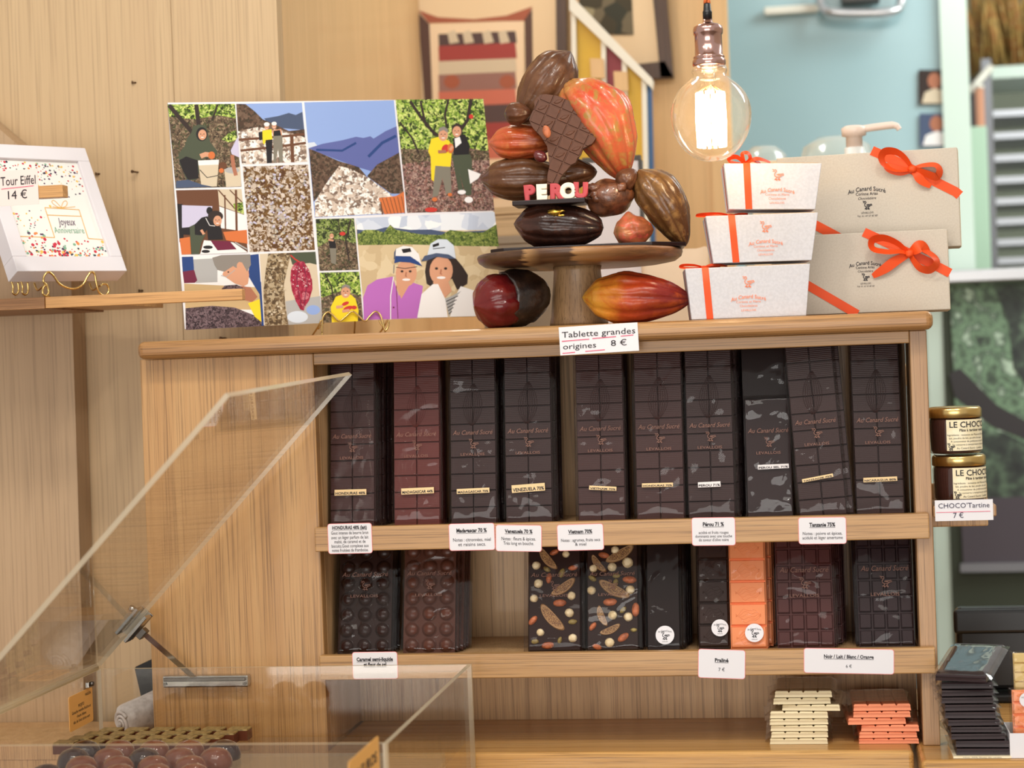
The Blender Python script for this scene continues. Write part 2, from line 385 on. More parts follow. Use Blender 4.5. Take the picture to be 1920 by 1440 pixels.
# ------------------------------------------------------------------ lettering
_T = {}
def glyphs(s, bold=0.0):
    if (s, bold) in _T: return _T[(s, bold)]
    c = bpy.data.curves.new('lettering', 'FONT'); c.body = s; c.size = 1; c.resolution_u = 2; c.offset = bold; c.fill_mode = 'FRONT'
    o = bpy.data.objects.new('lettering', c); COL.objects.link(o)
    dg = bpy.context.evaluated_depsgraph_get(); e = o.evaluated_get(dg); me = e.to_mesh()
    vs = [(v.co.x, v.co.y) for v in me.vertices]; fs = [tuple(p.vertices) for p in me.polygons]
    e.to_mesh_clear(); bpy.data.objects.remove(o); bpy.data.curves.remove(c)
    _T[(s, bold)] = (vs, fs); return vs, fs
def write(mb, s, cx, cy, h=None, w=None, z=.0004, mi=0, bold=0.0, slant=0.0, rot=0.0, align='c', under=0.0, arc=0.0, umi=None):
    """add the string to mb in the local plane; h = font size, w = width limit"""
    vs, fs = glyphs(s, bold)
    if not vs: return
    x0 = min(v[0] for v in vs); x1 = max(v[0] for v in vs)
    k = h if h else w/(x1-x0)
    kx = w/(x1-x0) if (w and h) else k
    mid = (x0+x1)/2 if align == 'c' else (x0 if align == 'l' else x1)
    c, si = math.cos(rot), math.sin(rot); out = []
    half = (x1-x0)*kx/2
    for x, y in vs:
        X = (x-mid)*kx+slant*y*k; Y = (y-.33)*k
        if arc: Y -= arc*(X/half)**2
        out.append((cx+X*c-Y*si, cy+X*si+Y*c, z))
    mb.add(out, fs, mi)
    if under:
        a = (x0-mid)*kx; b = (x1-mid)*kx; Y = -.47*k; t = under
        q = [(a, Y), (b, Y), (b, Y-t), (a, Y-t)]
        mb.flat([(cx+p*c-r*si, cy+p*si+r*c) for p, r in q], z, mi if umi is None else umi)
DUCK = [[(-.42, .50), (-.28, .40), (-.40, .33), (-.22, .30)], [(-.28, .44), (-.16, .46), (-.10, .34), (-.18, .22), (-.26, .10), (-.22, -.06), (-.05, -.14), (.18, -.12), (.34, .0), (.50, .02), (.44, .14), (.26, .10), (.05, .10), (-.08, .04)],
        [(-.08, -.14), (-.12, -.30), (-.26, -.34)], [(-.12, -.30), (-.02, -.36)], [(-.20, -.26), (-.04, -.42)], [(.14, -.13), (.12, -.30), (-.0, -.34)], [(.12, -.30), (.24, -.36)], [(.04, -.26), (.20, -.42)], [(-.0, .0), (.12, .03), (.24, -.02)]]
def duck(mb, cx, cy, s, z=.0004, mi=0, wd=.07):
    for st in DUCK: mb.ribbon([(cx+x*s, cy+y*s) for x, y in st], wd*s, z, mi)
def strip(mb, path, wv, mi=0):
    path = [Vector(p) for p in path]; n = len(path)
    wv = [Vector(x) for x in wv] if isinstance(wv, list) else [Vector(wv)]*n
    vs = [tuple(path[i]+wv[i]/2) for i in range(n)]+[tuple(path[i]-wv[i]/2) for i in range(n)]
    mb.add(vs, [(i, i+1, n+i+1, n+i) for i in range(n-1)], mi, True)
def smooth_path(pts, k=5):
    pts = [Vector(p) for p in pts]; out = []
    for i in range(len(pts)-1):
        p0, p1, p2, p3 = pts[max(i-1, 0)], pts[i], pts[i+1], pts[min(i+2, len(pts)-1)]
        for j in range(k):
            t = j/k
            out.append(.5*((2*p1)+(p2-p0)*t+(2*p0-5*p1+4*p2-p3)*t*t+(3*p1-p0-3*p2+p3)*t**3))
    return out+[pts[-1]]
def rrect(w, h, r, n=4, cx=0, cy=0):
    out = []
    for sx, sy, a0 in ((1, 1, 0), (-1, 1, PI/2), (-1, -1, PI), (1, -1, 1.5*PI)):
        for i in range(n+1):
            a = a0+PI/2*i/n; out.append((cx+sx*(w/2-r)+r*math.cos(a), cy+sy*(h/2-r)+r*math.sin(a)))
    return out

# ================================================================== the room
WY = .235
def slab(name, mat, x0, x1, y0, y1, z0, z1, kind='structure', parent=None, bev=0):
    o = MB().box((x0, y0, z0), (x1, y1, z1)).build(name, mat, parent, bev=bev)
    if kind: o['kind'] = kind
    return o
mottle('floor_tile', [(.4, (120, 104, 90)), (.6, (136, 120, 104))], 6, .5)
plain('plaster', (222, 214, 198), .8)
def teal_mat():
    m, nt, b = newmat('teal_glass'); L = nt.links.new
    n = N(nt, 'ShaderNodeTexNoise', Scale=1.0, Detail=3.0); L(coords(nt, (1.2, 1.2, .8)).outputs[0], n.inputs[0])
    r = ramp(nt, [(.35, (141, 172, 178)), (.65, (162, 191, 196))]); L(n.outputs[0], r.inputs[0]); L(r.outputs[0], b.inputs['Base Color'])
    b.inputs['Roughness'].default_value = .25
teal_mat()
plain('mint_white', (198, 214, 202), .5); plain('mint_green', (176, 204, 178), .6); plain('grey_green', (120, 128, 112), .7)
plain('steel', (196, 196, 198), .3, .8); plain('steel_tray', (188, 190, 196), .35, .5); plain('steel_post', (120, 120, 124), .4, .6)
x528 = at(529, 300, WY).x
slab('floor', 'floor_tile', -3.2, 4.2, -4.0, 5.2, -.1, 0)
xs = at(331, 300, WY).x
slab('wall_left', 'wall_ply', -3.0, xs-.0002, WY, WY+.03, 0, 3.0)
slab('wall_left.001', 'wall_ply', xs+.0002, x528, WY+.0012, WY+.03, 0, 3.0)
slab('wall_return', 'panel_beige', x528-.03, x528, WY+.031, 1.3, 0, 3.0)
x640 = at(642, 60, 1.3).x; x1358 = at(1358, 100, 1.3).x
slab('wall_back', 'panel_beige', x528-.05, x640, 1.302, 1.35, 0, 3.0)
slab('wall_back.001', 'panel_beige', x640+.004, x1358, 1.3, 1.35, 0, 3.0)
slab('wall_right', 'teal_glass', x1358-.3, at(1782, 300, 2.3).x, 2.3, 2.36, 0, 3.2)
slab('wall_far', 'grey_green', -1, 4.0, 4.4, 4.5, 0, 3.2)
slab('wall_side', 'plaster', 3.6, 3.7, -3, 4.4, 0, 3.2)
def px_box(px0, py0, px1, py1, Y, depth):
    a = at(px0, py1, Y); b = at(px1, py0, Y)
    return (min(a.x, b.x), Y, min(a.z, b.z)), (max(a.x, b.x), Y+depth, max(a.z, b.z))
# white post beside the teal pane and the pane's own edge strips
lo, hi = px_box(1778, 0, 1812, 500, 2.28, .06)
structure(MB().box((lo[0], lo[1], 0), (hi[0], hi[1], 3.2)).build('trim_1', 'mint_white'))
lo, hi = px_box(1338, 0, 1362, 400, 1.29, .06)
structure(MB().box((lo[0], lo[1], 0), (hi[0], hi[1], 3.0)).build('trim_2', 'panel_beige'))
lo, hi = px_box(1753, 600, 1797, 1140, 2.0, .05)
structure(MB().box((lo[0], lo[1], 0), (hi[0], hi[1], at(1780, 520, 2.0).z)).build('trim_3', 'mint_white', bev=.004))

# slanted wooden panel fixed to the wall beneath the small shelf
pY = .185
q = [at(-260, 20, pY), at(0, 243, pY), at(128, 352, pY), at(152, 1120, pY), at(162, 1500, pY), at(-300, 1500, pY)]
t = thing('slanted_panel', 'pinkish plywood panel with a slanted top behind the white confetti frame', 'wall panel', Vector((q[0].x, pY, 0)))
MB().prism([(p.x, p.z) for p in q], -pY, -(WY-.0015), 0, lambda x, y, z: (x, -z, y)).build('board', 'wall_ply_pink', t, world=True)

# ================================================================== cabinet
Z = lambda d: ZC+d
CX0, CX1, CX2, CX3 = -.8676, -.6307, .135, .1559
ZT, ZR = Z(.0222), Z(.0065)
U0, U1, L0, L1, CT = Z(-.237), Z(-.2054), Z(-.4047), Z(-.3727), Z(-.4974)
UF, LF = U1-.008, L1-.008     # shelf floors
CB = .2                       # back of the carcass
cab = thing('display_cabinet', 'oak display cabinet of two lipped shelves full of wrapped chocolate tablets', 'cabinet', Vector((-.36, .1, CT)))
def cbox(name, mat, x0, x1, y0, y1, z0, z1, bev=.0012, seg=2, parent=cab):
    return MB().box((x0, y0, z0), (x1, y1, z1)).build(name, mat, parent, True, bev, seg)
xa, xb = at(256, 660, -.03).x, at(1750, 600, -.03).x
ZTOP = ZT+.0232
cbox('top', 'oak_top', xa, xb, -.03, CB+.025, ZT, ZTOP, .0085, 4)
cbox('side_panel', 'oak_panel', CX0, CX1, 0, .02, CT-.1, ZT-.0002)
cbox('partition', 'oak_back', CX1-.02, CX1, .0203, CB, CT+.0002, ZT-.0002)
cbox('back_panel', 'oak_back', CX1+.0003, CX2+.004, CB-.01, CB, CT+.0002, ZT-.0002, 0)
cbox('post', 'oak_post', CX2, CX3, 0, .035, CT+.0002, ZT-.0002)
cbox('side_wall', 'oak_back', CX2+.005, CX3, .0353, CB, CT+.0002, ZT-.0002)
cbox('rail', 'oak_rail', CX1+.0003, CX2-.0003, 0, .022, ZR, ZT-.0002)
for nm, z0, z1, zf, xr in (('upper', U0, U1, UF, .1505), ('lower', L0, L1, LF, .1525)):
    cbox('shelf_board', 'oak_back', CX1+.0003, CX2-.0003, .001, CB-.0102, zf-.012, zf, 0)
    cbox('shelf_lip', 'oak_rail', CX1-.0035, xr, -.014, -.0003, z0, z1, .0015)

ct = thing('oak_counter', 'honey oak counter under the display cabinet with a rounded front edge', 'counter', Vector((-.25, .1, CT-.06)))
MB().box((CX1+.0005, -.03, CT-.055), (at(1713, 1402, -.03).x, CB+.02, CT)).build('worktop', 'oak_counter', ct, True, .006, 3)
ct2 = thing('oak_side_counter', 'oak side counter carrying the tall dark stack and the black screen', 'counter', Vector((.4, .2, CT-.06)))
MB().box((at(1722, 1402, -.03).x, -.088, CT-.055), (.75, .41, CT)).build('worktop', 'oak_counter', ct2, True, .006, 3)

# ================================================================== wrapped tablets
def wrapper_mesh(name, W, H, t, seed, puff=.0016, mat='cellophane', nx=20, ny=44, flare=0.0):
    mb = MB(); rnd = random.Random(seed); vs = []
    creases = [(rnd.uniform(.05, .95), rnd.uniform(.05, .95), rnd.choice([rnd.uniform(-.5, .5), rnd.uniform(1.1, 1.9)]), rnd.uniform(.02, .05), rnd.uniform(.0007, .0019)*rnd.choice([1, 1, -1]), rnd.uniform(.10, .3)) for _ in range(8)]
    asp = H/W
    def crease(a, b):
        q = 0
        for x, y, th, wd, am, ln in creases:
            dx, dy = a-x, (b-y)*asp; u = dx*math.cos(th)+dy*math.sin(th); v = -dx*math.sin(th)+dy*math.cos(th)+.5*u*u
            q += am*math.exp(-(v/wd)**2-(u/(ln*2))**2)
        return q
    for j in range(ny+1):
        for i in range(nx+1):
            a, b = i/nx, j/ny
            e = min(1, 9*min(a, 1-a))*min(1, 14*min(b, 1-b))
            z = -.0022+e*(.0012+puff*noise.noise(Vector((a*3.2+seed*5, b*7.5, seed)))+puff*.4*noise.noise(Vector((a*9+seed, b*16-a*8, seed*2)))+crease(a, b))
            x = (a-.5)*W*(1+flare*abs(b-.5)); vs.append((x, b*H, (max(-.0024, min(z, .0016)) if e else -t*.55)))
    fs = [(j*(nx+1)+i, j*(nx+1)+i+1, (j+1)*(nx+1)+i+1, (j+1)*(nx+1)+i) for j in range(ny) for i in range(nx)]
    mb.add(vs, fs, 0, True)
    rim = [(i, 0) for i in range(nx)]+[(nx, j) for j in range(ny)]+[(i, ny) for i in range(nx, 0, -1)]+[(0, j) for j in range(ny, 0, -1)]
    bk = []
    for i, j in rim:
        p = vs[j*(nx+1)+i]; bk.append((p[0]*.97, p[1], -t-.0026))
    fr = [vs[j*(nx+1)+i] for i, j in rim]; k = len(rim)
    mb.add(fr+bk, [(i, k+i, k+(i+1) % k, (i+1) % k) for i in range(k)]+[tuple(range(k, 2*k))[::-1]], 0, True)
    return mb.mesh(name, mat)
def pod_relief(mb, cx, cy, w, h, z):
    for q in range(-4, 5):
        pts = []
        for i in range(13):
            s = i/12; y = cy+h*(s-.5); xx = cx+(q/4)*w/2*math.sin(PI*min(1, s*.96+.02))**.8*(1-.25*s)+.10*(s-.5)*w
            pts.append((xx, y, z))
        mb.tube(pts, .0006, 0, 4)
def bar_mesh(kind, W, H, t, mat):
    mb = MB(); zb = -.0026-t; zf = -.0026; zm = zf-t*.42
    def seg(cols, rows, gap=.0010, ins=.0012, x0=-W/2, x1=W/2, y0=.0015, y1=H):
        mb.box((-W/2, 0, zb), (W/2, H, zm))
        cw, rh = (x1-x0)/cols, (y1-y0)/rows
        for i in range(cols):
            for j in range(rows):
                mb.box((x0+i*cw+gap/2, y0+j*rh+gap/2, zm), (x0+(i+1)*cw-gap/2, y0+(j+1)*rh-gap/2, zf), 0, None, ins)
    if kind == 'large': seg(2, 10, .0006, .0007); pod_relief(mb, 0, H*.72, W*.46, H*.25, zf)
    elif kind == 'smooth': mb.box((-W/2, 0, zb), (W/2, H, zf), 0, None, .0015)
    elif kind == 'grid': seg(4, 7, .0016, .0016)
    elif kind == 'praline':
        seg(1, 5, .0008, .0016)
        for j in range(5):
            cy = (j+.5)*H/5
            for q in range(5):
                mb.tube([(-W*.34+W*.68*i/10, cy+.008*math.sin(i/10*PI)*(q/2-1)+.002*math.sin(i*1.3+q), zf) for i in range(11)], .0004, 0, 4)
    elif kind == 'dome':
        mb.box((-W/2, 0, zb), (W/2, H, zm))
        rows = 7; cw, rh = W/3, H/rows
        for i in range(3):
            for j in range(rows):
                R = min(cw, rh)*.44
                mb.lathe([(R*1.12, 0), (R*1.08, .0006), (R, .0004)]+[(R*math.cos(a), .0052*math.sin(a)) for a in (.2, .45, .7, 1.0, 1.3)]+[(0, .0052)], (-W/2+(i+.5)*cw, (j+.5)*rh, zm), 18)
    elif kind == 'plate': mb.box((-W/2, 0, zb), (W/2, H, zf-.002), 0, None, .002)
    return mb.mesh('bar', mat)
def wrapper_print(F, cy, W, mats='copper_print', scale=1.0):
    mb = MB(); k = scale
    write(mb, 'Au Canard Sucré', 0, cy, h=.0085*k, w=W*.86, z=.0018, slant=.28)
    duck(mb, .001, cy-.0155*k, .014*k, .0018, 0, .055)
    write(mb, 'LEVALLOIS', 0, cy-.029*k, h=.0052*k, w=W*.52, z=.0018)
    return mb
NTAB = {}
def tablet(name, label, group, F, kind, W, H, t, mat, wrap='cellophane', seed=1, wx=.0035, prt=None, sticker=None, n_behind=0, behind_label='', jitter=.0015, pitch=None, shift=0.0, rnd=None, wtop=.004, share=None, flare=0.0):
    """one wrapped tablet standing in frame F; sticker=(px rect, text, material, rot)"""
    rnd = random.Random(seed)
    if F.n.z > .02: F.O.z += (t+.0027)*F.n.z
    root = thing(name, label, 'chocolate tablet', F.mat(), group)
    bar = share[0] if share else bar_mesh(kind, W, H, t, mat)
    wr = share[1] if share else wrapper_mesh('wrapper', W+2*wx, H+wtop, t, seed, mat=wrap, flare=flare)
    link('bar', bar, root)
    k = link('wrapper', wr, root)
    for i in range(n_behind):
        d = (pitch or t+.0049)*(i+1)
        M = Matrix.Translation((shift*(i+1)+rnd.uniform(-jitter, jitter), d/abs(F.n.y), 0)) @ F.mat() @ Matrix.Rotation(rnd.uniform(-.006, .006), 4, 'Z')
        c = copy_tree(root, M, None, behind_label.format(['second', 'third', 'fourth', 'fifth', 'sixth', 'seventh', 'eighth'][i]), group)
    if prt: wrapper_print(F, prt[0], W, scale=prt[1]).build('lettering', prt[2] if len(prt) > 2 else 'copper_print', root)
    if sticker:
        (x0, y0, x1, y1), text, mt, rot = sticker
        a, b = F.px(x0, y1); c, d = F.px(x1, y0); cx, cy, w_, h_ = (a+c)/2, (b+d)/2, abs(c-a), abs(d-b)
        mb = MB(); C, Sn = math.cos(rot), math.sin(rot)
        pts = [(cx+x*C-y*Sn, cy+x*Sn+y*C) for x, y in ((-w_/2, -h_/2), (w_/2, -h_/2), (w_/2, h_/2), (-w_/2, h_/2))]
        mb.prism(pts, .0016, .0020)
        st = mb.build('sticker', mt, root); st['label'] = 'printed origin sticker'
        m2 = MB(); write(m2, text, cx-Sn*(-h_*.16), cy-h_*.16*C, h=h_*.62, w=w_*.94, z=.0023, bold=.03, rot=rot)
        m2.build('lettering', 'ink', st)
    return root
LT = .15
big = [ # name for labels, px bottom-left x, px bottom-right x, bottom y, material, seed, behind, shift
    ('Honduras 48%', 618, 702, 985, 'choc_brownish', 3, 6, .0012, (628, 917, 687.5, 929.5), 'HONDURAS 48%', 'cream_sticker', 0, 0),
    ('Madagascar 44%', 738, 825, 984, 'choc_milk_red', 5, 4, -.0005, (753, 914, 814, 927), 'MADAGASCAR 44%', 'cream_sticker', .02, 0),
    ('Madagascar 70%', 845, 931, 981, 'choc_dark', 8, 4, .0, (857, 915, 918, 926), 'MADAGASCAR 70%', 'cream_sticker', .02, 0),
    ('Venezuela 70%', 948, 1036, 979, 'choc_dark', 11, 5, .0008, (960, 907, 1022, 923), 'VENEZUELA 70%', 'cream_sticker', .05, 0),
    ('Vietnam 70%', 1084, 1173, 976, 'choc_brownish', 14, 5, .0, (1105, 911, 1156, 920), 'VIETNAM 70%', 'cream_sticker', -.07, 0),
    ('Honduras 70%', 1194, 1284, 973, 'choc_brownish', 17, 4, -.0002, (1204, 905, 1262, 914), 'HONDURAS 70%', 'cream_sticker', .0, 0),
    ('Peru 71%', 1291, 1379, 971, 'choc_dark', 21, 5, .0024, (1309, 903, 1351, 914), 'PEROU 71%', 'white_sticker', .02, 0),
    ('Peru salted 71%', 1401, 1489, 969, 'choc_plain', 24, 3, .0, (1421, 870, 1479, 880), 'PEROU SEL 71%', 'white_sticker', .02, 0),
    ('Tanzania 75%', 1500, 1589, 967, 'choc_dark', 27, 1, .0085, (1504, 891, 1562, 902), 'TANZANIE 75%', 'cream_sticker', .11, .055),
    ('Nicaragua 80%', 1606, 1697, 964, 'choc_dark', 31, 4, .0014, (1619, 894, 1682, 904), 'NICARAGUA 80%', 'cream_sticker', .02, 0)]
LOOKS = {'Honduras 48%': 'brown milk chocolate tablet in cellophane with a Honduras 48% sticker, standing at the front',
         'Madagascar 44%': 'reddish milk chocolate tablet in cellophane with a Madagascar 44% sticker, front of its stack'}
for nm, xl, xr, yb, mat, sd, nb, sh, rect, txt, smt, rot, tilt in big:
    Yf = {'Tanzania 75%': .014, 'Peru salted 71%': .05}.get(nm, .036)
    pl, pr = at(xl, yb, Yf), at(xr, yb, Yf)
    W = (pr-pl).length
    F = tframe(Vector(((pl.x+pr.x)/2, Yf, UF+.001)), 0, LT, tilt)
    if tilt: F.O.z += W/2*math.sin(abs(tilt))*.9
    smooth = nm == 'Peru salted 71%'
    tablet('large_chocolate_tablet', LOOKS.get(nm, ('smooth ' if smooth else '') + 'dark chocolate tablet in cellophane with a ' + nm + ' sticker, front of its stack'),
           'large origin tablets on the upper shelf', F, 'smooth' if smooth else 'large', W, .155 if smooth else .2215, .0082, mat,
           seed=sd, prt=(.122 if not smooth else .112, 1.0), sticker=(rect, txt, smt, rot), n_behind=nb if not smooth else 0,
           behind_label='wrapped tablet {} from the front in the '+nm+' stack', shift=sh, wrap='cellophane' if not smooth else 'cellophane_crisp')
    if smooth:   # taller unlabelled tablets of the same kind lean behind the front one
        for i in range(3):
            F2 = tframe(F.O+Vector((-.003+.001*i, .0127*(i+1), -(.0109)*F.n.z if i == 0 else 0)), 0, LT, 0)
            if i == 0:
                r0 = tablet('large_chocolate_tablet', 'tall smooth dark tablet second in the salted Peru stack', 'large origin tablets on the upper shelf', F2, 'smooth', W*1.0, .221, .0082, 'choc_slab', seed=77)
            else:
                copy_tree(r0, F2.mat(), None, 'tall smooth dark tablet %s in the salted Peru stack' % ['', 'third', 'fourth'][i], 'large origin tablets on the upper shelf')

LLAM = .27
def low_frame(xl, xr, yb, Yf, tilt=0, lam=LLAM):
    pl, pr = at(xl, yb, Yf), at(xr, yb, Yf)
    F = tframe(Vector(((pl.x+pr.x)/2, Yf, LF+.001+abs(math.sin(tilt))*(pr.x-pl.x)/2)), 0, lam, tilt); return F, (pr-pl).length
G2 = 'filled and grid tablets on the lower shelf'
F, W = low_frame(631, 731, 1222, .03)
tablet('caramel_tablet', 'dark chocolate tablet with round caramel domes in cellophane, beside the partition', G2, F, 'dome', W, .146, .007, 'choc_dome_dark', seed=41, wx=.004, prt=(.105, 1.0, 'copper_print'), wrap='cellophane_crisp', n_behind=3, behind_label='dark domed caramel tablet {} in its stack beside the partition', shift=.001)
F, W = low_frame(754, 851, 1219, .03)
tablet('caramel_tablet', 'milk chocolate tablet with round caramel domes in cellophane, front of its stack', G2, F, 'dome', W, .146, .007, 'choc_dome_milk', seed=44, wx=.004, prt=(.105, 1.0, 'copper_print'), wrap='cellophane_crisp', n_behind=4, behind_label='milk domed caramel tablet {} from the front of its stack', shift=.0028)
# fruit and nut tablets
def nuts(root, W, H, spec):
    for kind, x, y, s, rot in spec:
        R_ = Matrix.Rotation(rot, 3, 'Z'); x = (x-.5)*W; y = y*H; zz = -.004
        if kind == 'h': MB().blob((x, y, zz), (.0062*s, .0060*s, .0042), int(x*9999), .06, 12, 8).build('hazelnut', 'nut_cream', root)
        if kind == 'a': MB().blob((x, y, zz), (.0095*s, .0052*s, .0035), int(x*999), .04, 12, 8, 0, R_, 1.2).build('almond', 'nut_almond', root)
        if kind == 'p': MB().blob((x, y, zz), (.0060*s, .0036*s, .0032), int(x*999), .08, 10, 8, 0, R_).build('pistachio', 'nut_green', root)
        if kind == 'f':
            mb = MB()
            pts = [(math.cos(a)*.019*s, math.sin(a)*.006*s+.0025*math.cos(a)**2) for a in (2*PI*i/24 for i in range(24))]
            pts = [(x+p[0]*math.cos(rot)-p[1]*math.sin(rot), y+p[0]*math.sin(rot)+p[1]*math.cos(rot)) for p in pts]
            mb.prism(pts, -.006, -.0022, 0, None, .12)
            f = mb.build('fig_slice', 'fig_skin', root)
            m2 = MB(); c = (sum(p[0] for p in pts)/24, sum(p[1] for p in pts)/24)
            m2.flat([(c[0]+(p[0]-c[0])*.78, c[1]+(p[1]-c[1])*.70) for p in pts], -.0019); m2.build('fig_flesh', 'fig_seed', f)
mottle('nut_cream', [(.35, (206, 178, 132)), (.6, (234, 216, 178))], 120, .5); mottle('nut_almond', [(.35, (150, 78, 44)), (.6, (196, 112, 70))], 150, .5)
mottle('nut_green', [(.35, (120, 98, 50)), (.6, (160, 140, 80))], 200, .5); plain('fig_skin', (176, 134, 88), .5); mottle('fig_seed', [(.42, (96, 60, 34)), (.5, (140, 92, 50)), (.6, (190, 150, 90))], 900, .4)
spec1 = [('h', .16, .86, .95, 0), ('h', .2, .68, 1, 0), ('h', .12, .53, .9, 0), ('h', .82, .55, .95, 0), ('h', .78, .38, 1, 0), ('h', .24, .19, .85, 0), ('h', .84, .13, .95, 0), ('h', .72, .97, .8, 0),
         ('a', .85, .83, .7, .1), ('a', .4, .73, .75, 1.4), ('a', .6, .48, .95, .05), ('a', .1, .31, .8, .8), ('a', .38, .06, .9, .1), ('a', .5, .99, .7, .4),
         ('p', .36, .82, .9, -.6), ('p', .64, .78, 1.1, 1.1), ('p', .6, .11, .8, 1.2), ('p', .14, .1, .9, .1), ('p', .84, .29, 1, .1),
         ('f', .36, .92, 1, -.9), ('f', .44, .33, 1.25, -.85), ('f', .68, .63, 1.05, .6)]
spec2 = [('h', .5, .83, 1, 0), ('h', .1, .6, .95, 0), ('h', .5, .35, 1, 0), ('h', .44, .08, 1.05, 0), ('h', .8, .33, 1, 0), ('h', .14, .82, .9, 0), ('h', .84, .6, 1, 0), ('h', .56, 1.0, .9, 0), ('h', .80, .87, 1.2, .4),
         ('a', .83, .70, 1, -.1), ('a', .45, .48, 1, .05), ('a', .12, .24, .7, .9), ('a', .94, .4, 1.0, 1.5), ('a', .2, .04, .7, -.3), ('a', .7, .13, .9, .6), ('a', .34, .95, .8, -.2),
         ('p', .58, .74, .9, .1), ('p', .56, .67, 1, 1.3), ('p', .7, .4, .9, .8), ('p', .12, .72, 1, -.6), ('p', .9, .2, .8, 0),
         ('f', .66, .95, 1.15, .5), ('f', .52, .60, 1.25, -.5), ('f', .22, .86, .8, -.9), ('f', .28, .34, .8, -1.2), ('f', .46, .2, .8, .4)]
for xl, xr, yb, sp, sd, lb, wr in ((988, 1089, 1211, spec1, 51, 'dark fruit and nut tablet with a big fig slice, beside the empty shelf space', 'cellophane_soft'), (1099, 1198, 1214, spec2, 54, 'fruit and nut tablet with shiny streaked cellophane beside the narrow plain bars', 'cellophane_crisp')):
    F, W = low_frame(xl, xr, yb, .028)
    r = tablet('fruit_nut_tablet', lb, G2, F, 'plate', W, .14, .007, 'choc_mendiant', seed=sd, wx=.005, prt=(.1, .95), wrap=wr, wtop=.008)
    nuts(r, W, .132, sp)
    for i in range(2):
        Fb = Frame(F.O+Vector((.004*(i+1), .0155*(i+1), -.0097*F.n.z)), F.u, F.v)
        tablet('fruit_nut_tablet', ['second', 'third'][i]+' dark slab behind the ' + ('fig slice' if sd == 51 else 'streaked fruit and nut') + ' tablet', G2, Fb, 'plate', W, .138, .007, 'choc_mendiant', seed=sd+i+1, wx=.003, wrap='cellophane_soft')
def round_sticker(root, F, px, py, rpx, mat='white_card'):
    a, b = F.px(px, py); r = abs(F.px(px+rpx, py)[0]-a); mb = MB()
    mb.prism([(a+r*math.cos(q), b+r*math.sin(q)) for q in (2*PI*i/28 for i in range(28))], .0016, .0020)
    s = mb.build('round_sticker', mat, root); s['label'] = 'round white sticker with a printed duck'
    m2 = MB(); write(m2, 'Au Canard Sucré', a, b+r*.45, w=r*1.45, h=r*.30, z=.0023, arc=r*.12); duck(m2, a, b-r*.1, r*1.0, .0023, 0, .07); write(m2, 'LEVALLOIS', a, b-r*.7, w=r*.6, h=r*.16, z=.0023)
    m2.build('lettering', 'ink', s)
F, W = low_frame(1213, 1276, 1213, .022)
r = tablet('narrow_chocolate_bar', 'narrow plain dark bar in cellophane with a round white sticker', G2, F, 'smooth', W, .142, .008, 'choc_slab', seed=61, wx=.003, n_behind=5, behind_label='narrow plain dark bar {} in its stack beside the praline bars', shift=.0022, wrap='cellophane_soft')
round_sticker(r, F, 1247, 1191, 17.5)
F, W = low_frame(1310, 1368, 1210, .034)
r = tablet('praline_bar', 'dark praline bar of ridged segments with a round sticker, beside the orange bar', G2, F, 'praline', W, .145, .009, 'choc_praline', seed=64, wx=.002, n_behind=4, behind_label='dark praline bar {} in its stack', wrap='cellophane_soft')
round_sticker(r, F, 1350, 1177.5, 16)
F, W = low_frame(1370, 1439, 1212, .02)
r = tablet('praline_bar', 'bright orange praline bar with a round sticker, front of its stack', G2, F, 'praline', W, .145, .009, 'choc_orange', seed=67, wx=.002, n_behind=4, behind_label='orange praline bar {} in its stack', shift=.0028, wrap='cellophane_soft')
round_sticker(r, F, 1414.5, 1187, 17.5)
F, W = low_frame(1458, 1565, 1209, .026)
tablet('grid_chocolate_tablet', 'reddish brown grid tablet in shiny cellophane above the long price card', G2, F, 'grid', W, .15, .008, 'choc_grid_milk', seed=71, wx=.004, prt=(.1, 1.15), n_behind=5, behind_label='reddish brown grid tablet {} in its stack', shift=.0035, wrap='cellophane')
F, W = low_frame(1612, 1716, 1207, .026)
tablet('grid_chocolate_tablet', 'blackish grid tablet in cellophane beside the oak post', G2, F, 'grid', W, .15, .008, 'choc_grid_dark', seed=74, wx=.004, prt=(.1, 1.15), n_behind=4, behind_label='blackish grid tablet {} in its stack beside the post', shift=-.0012, wrap='cellophane')

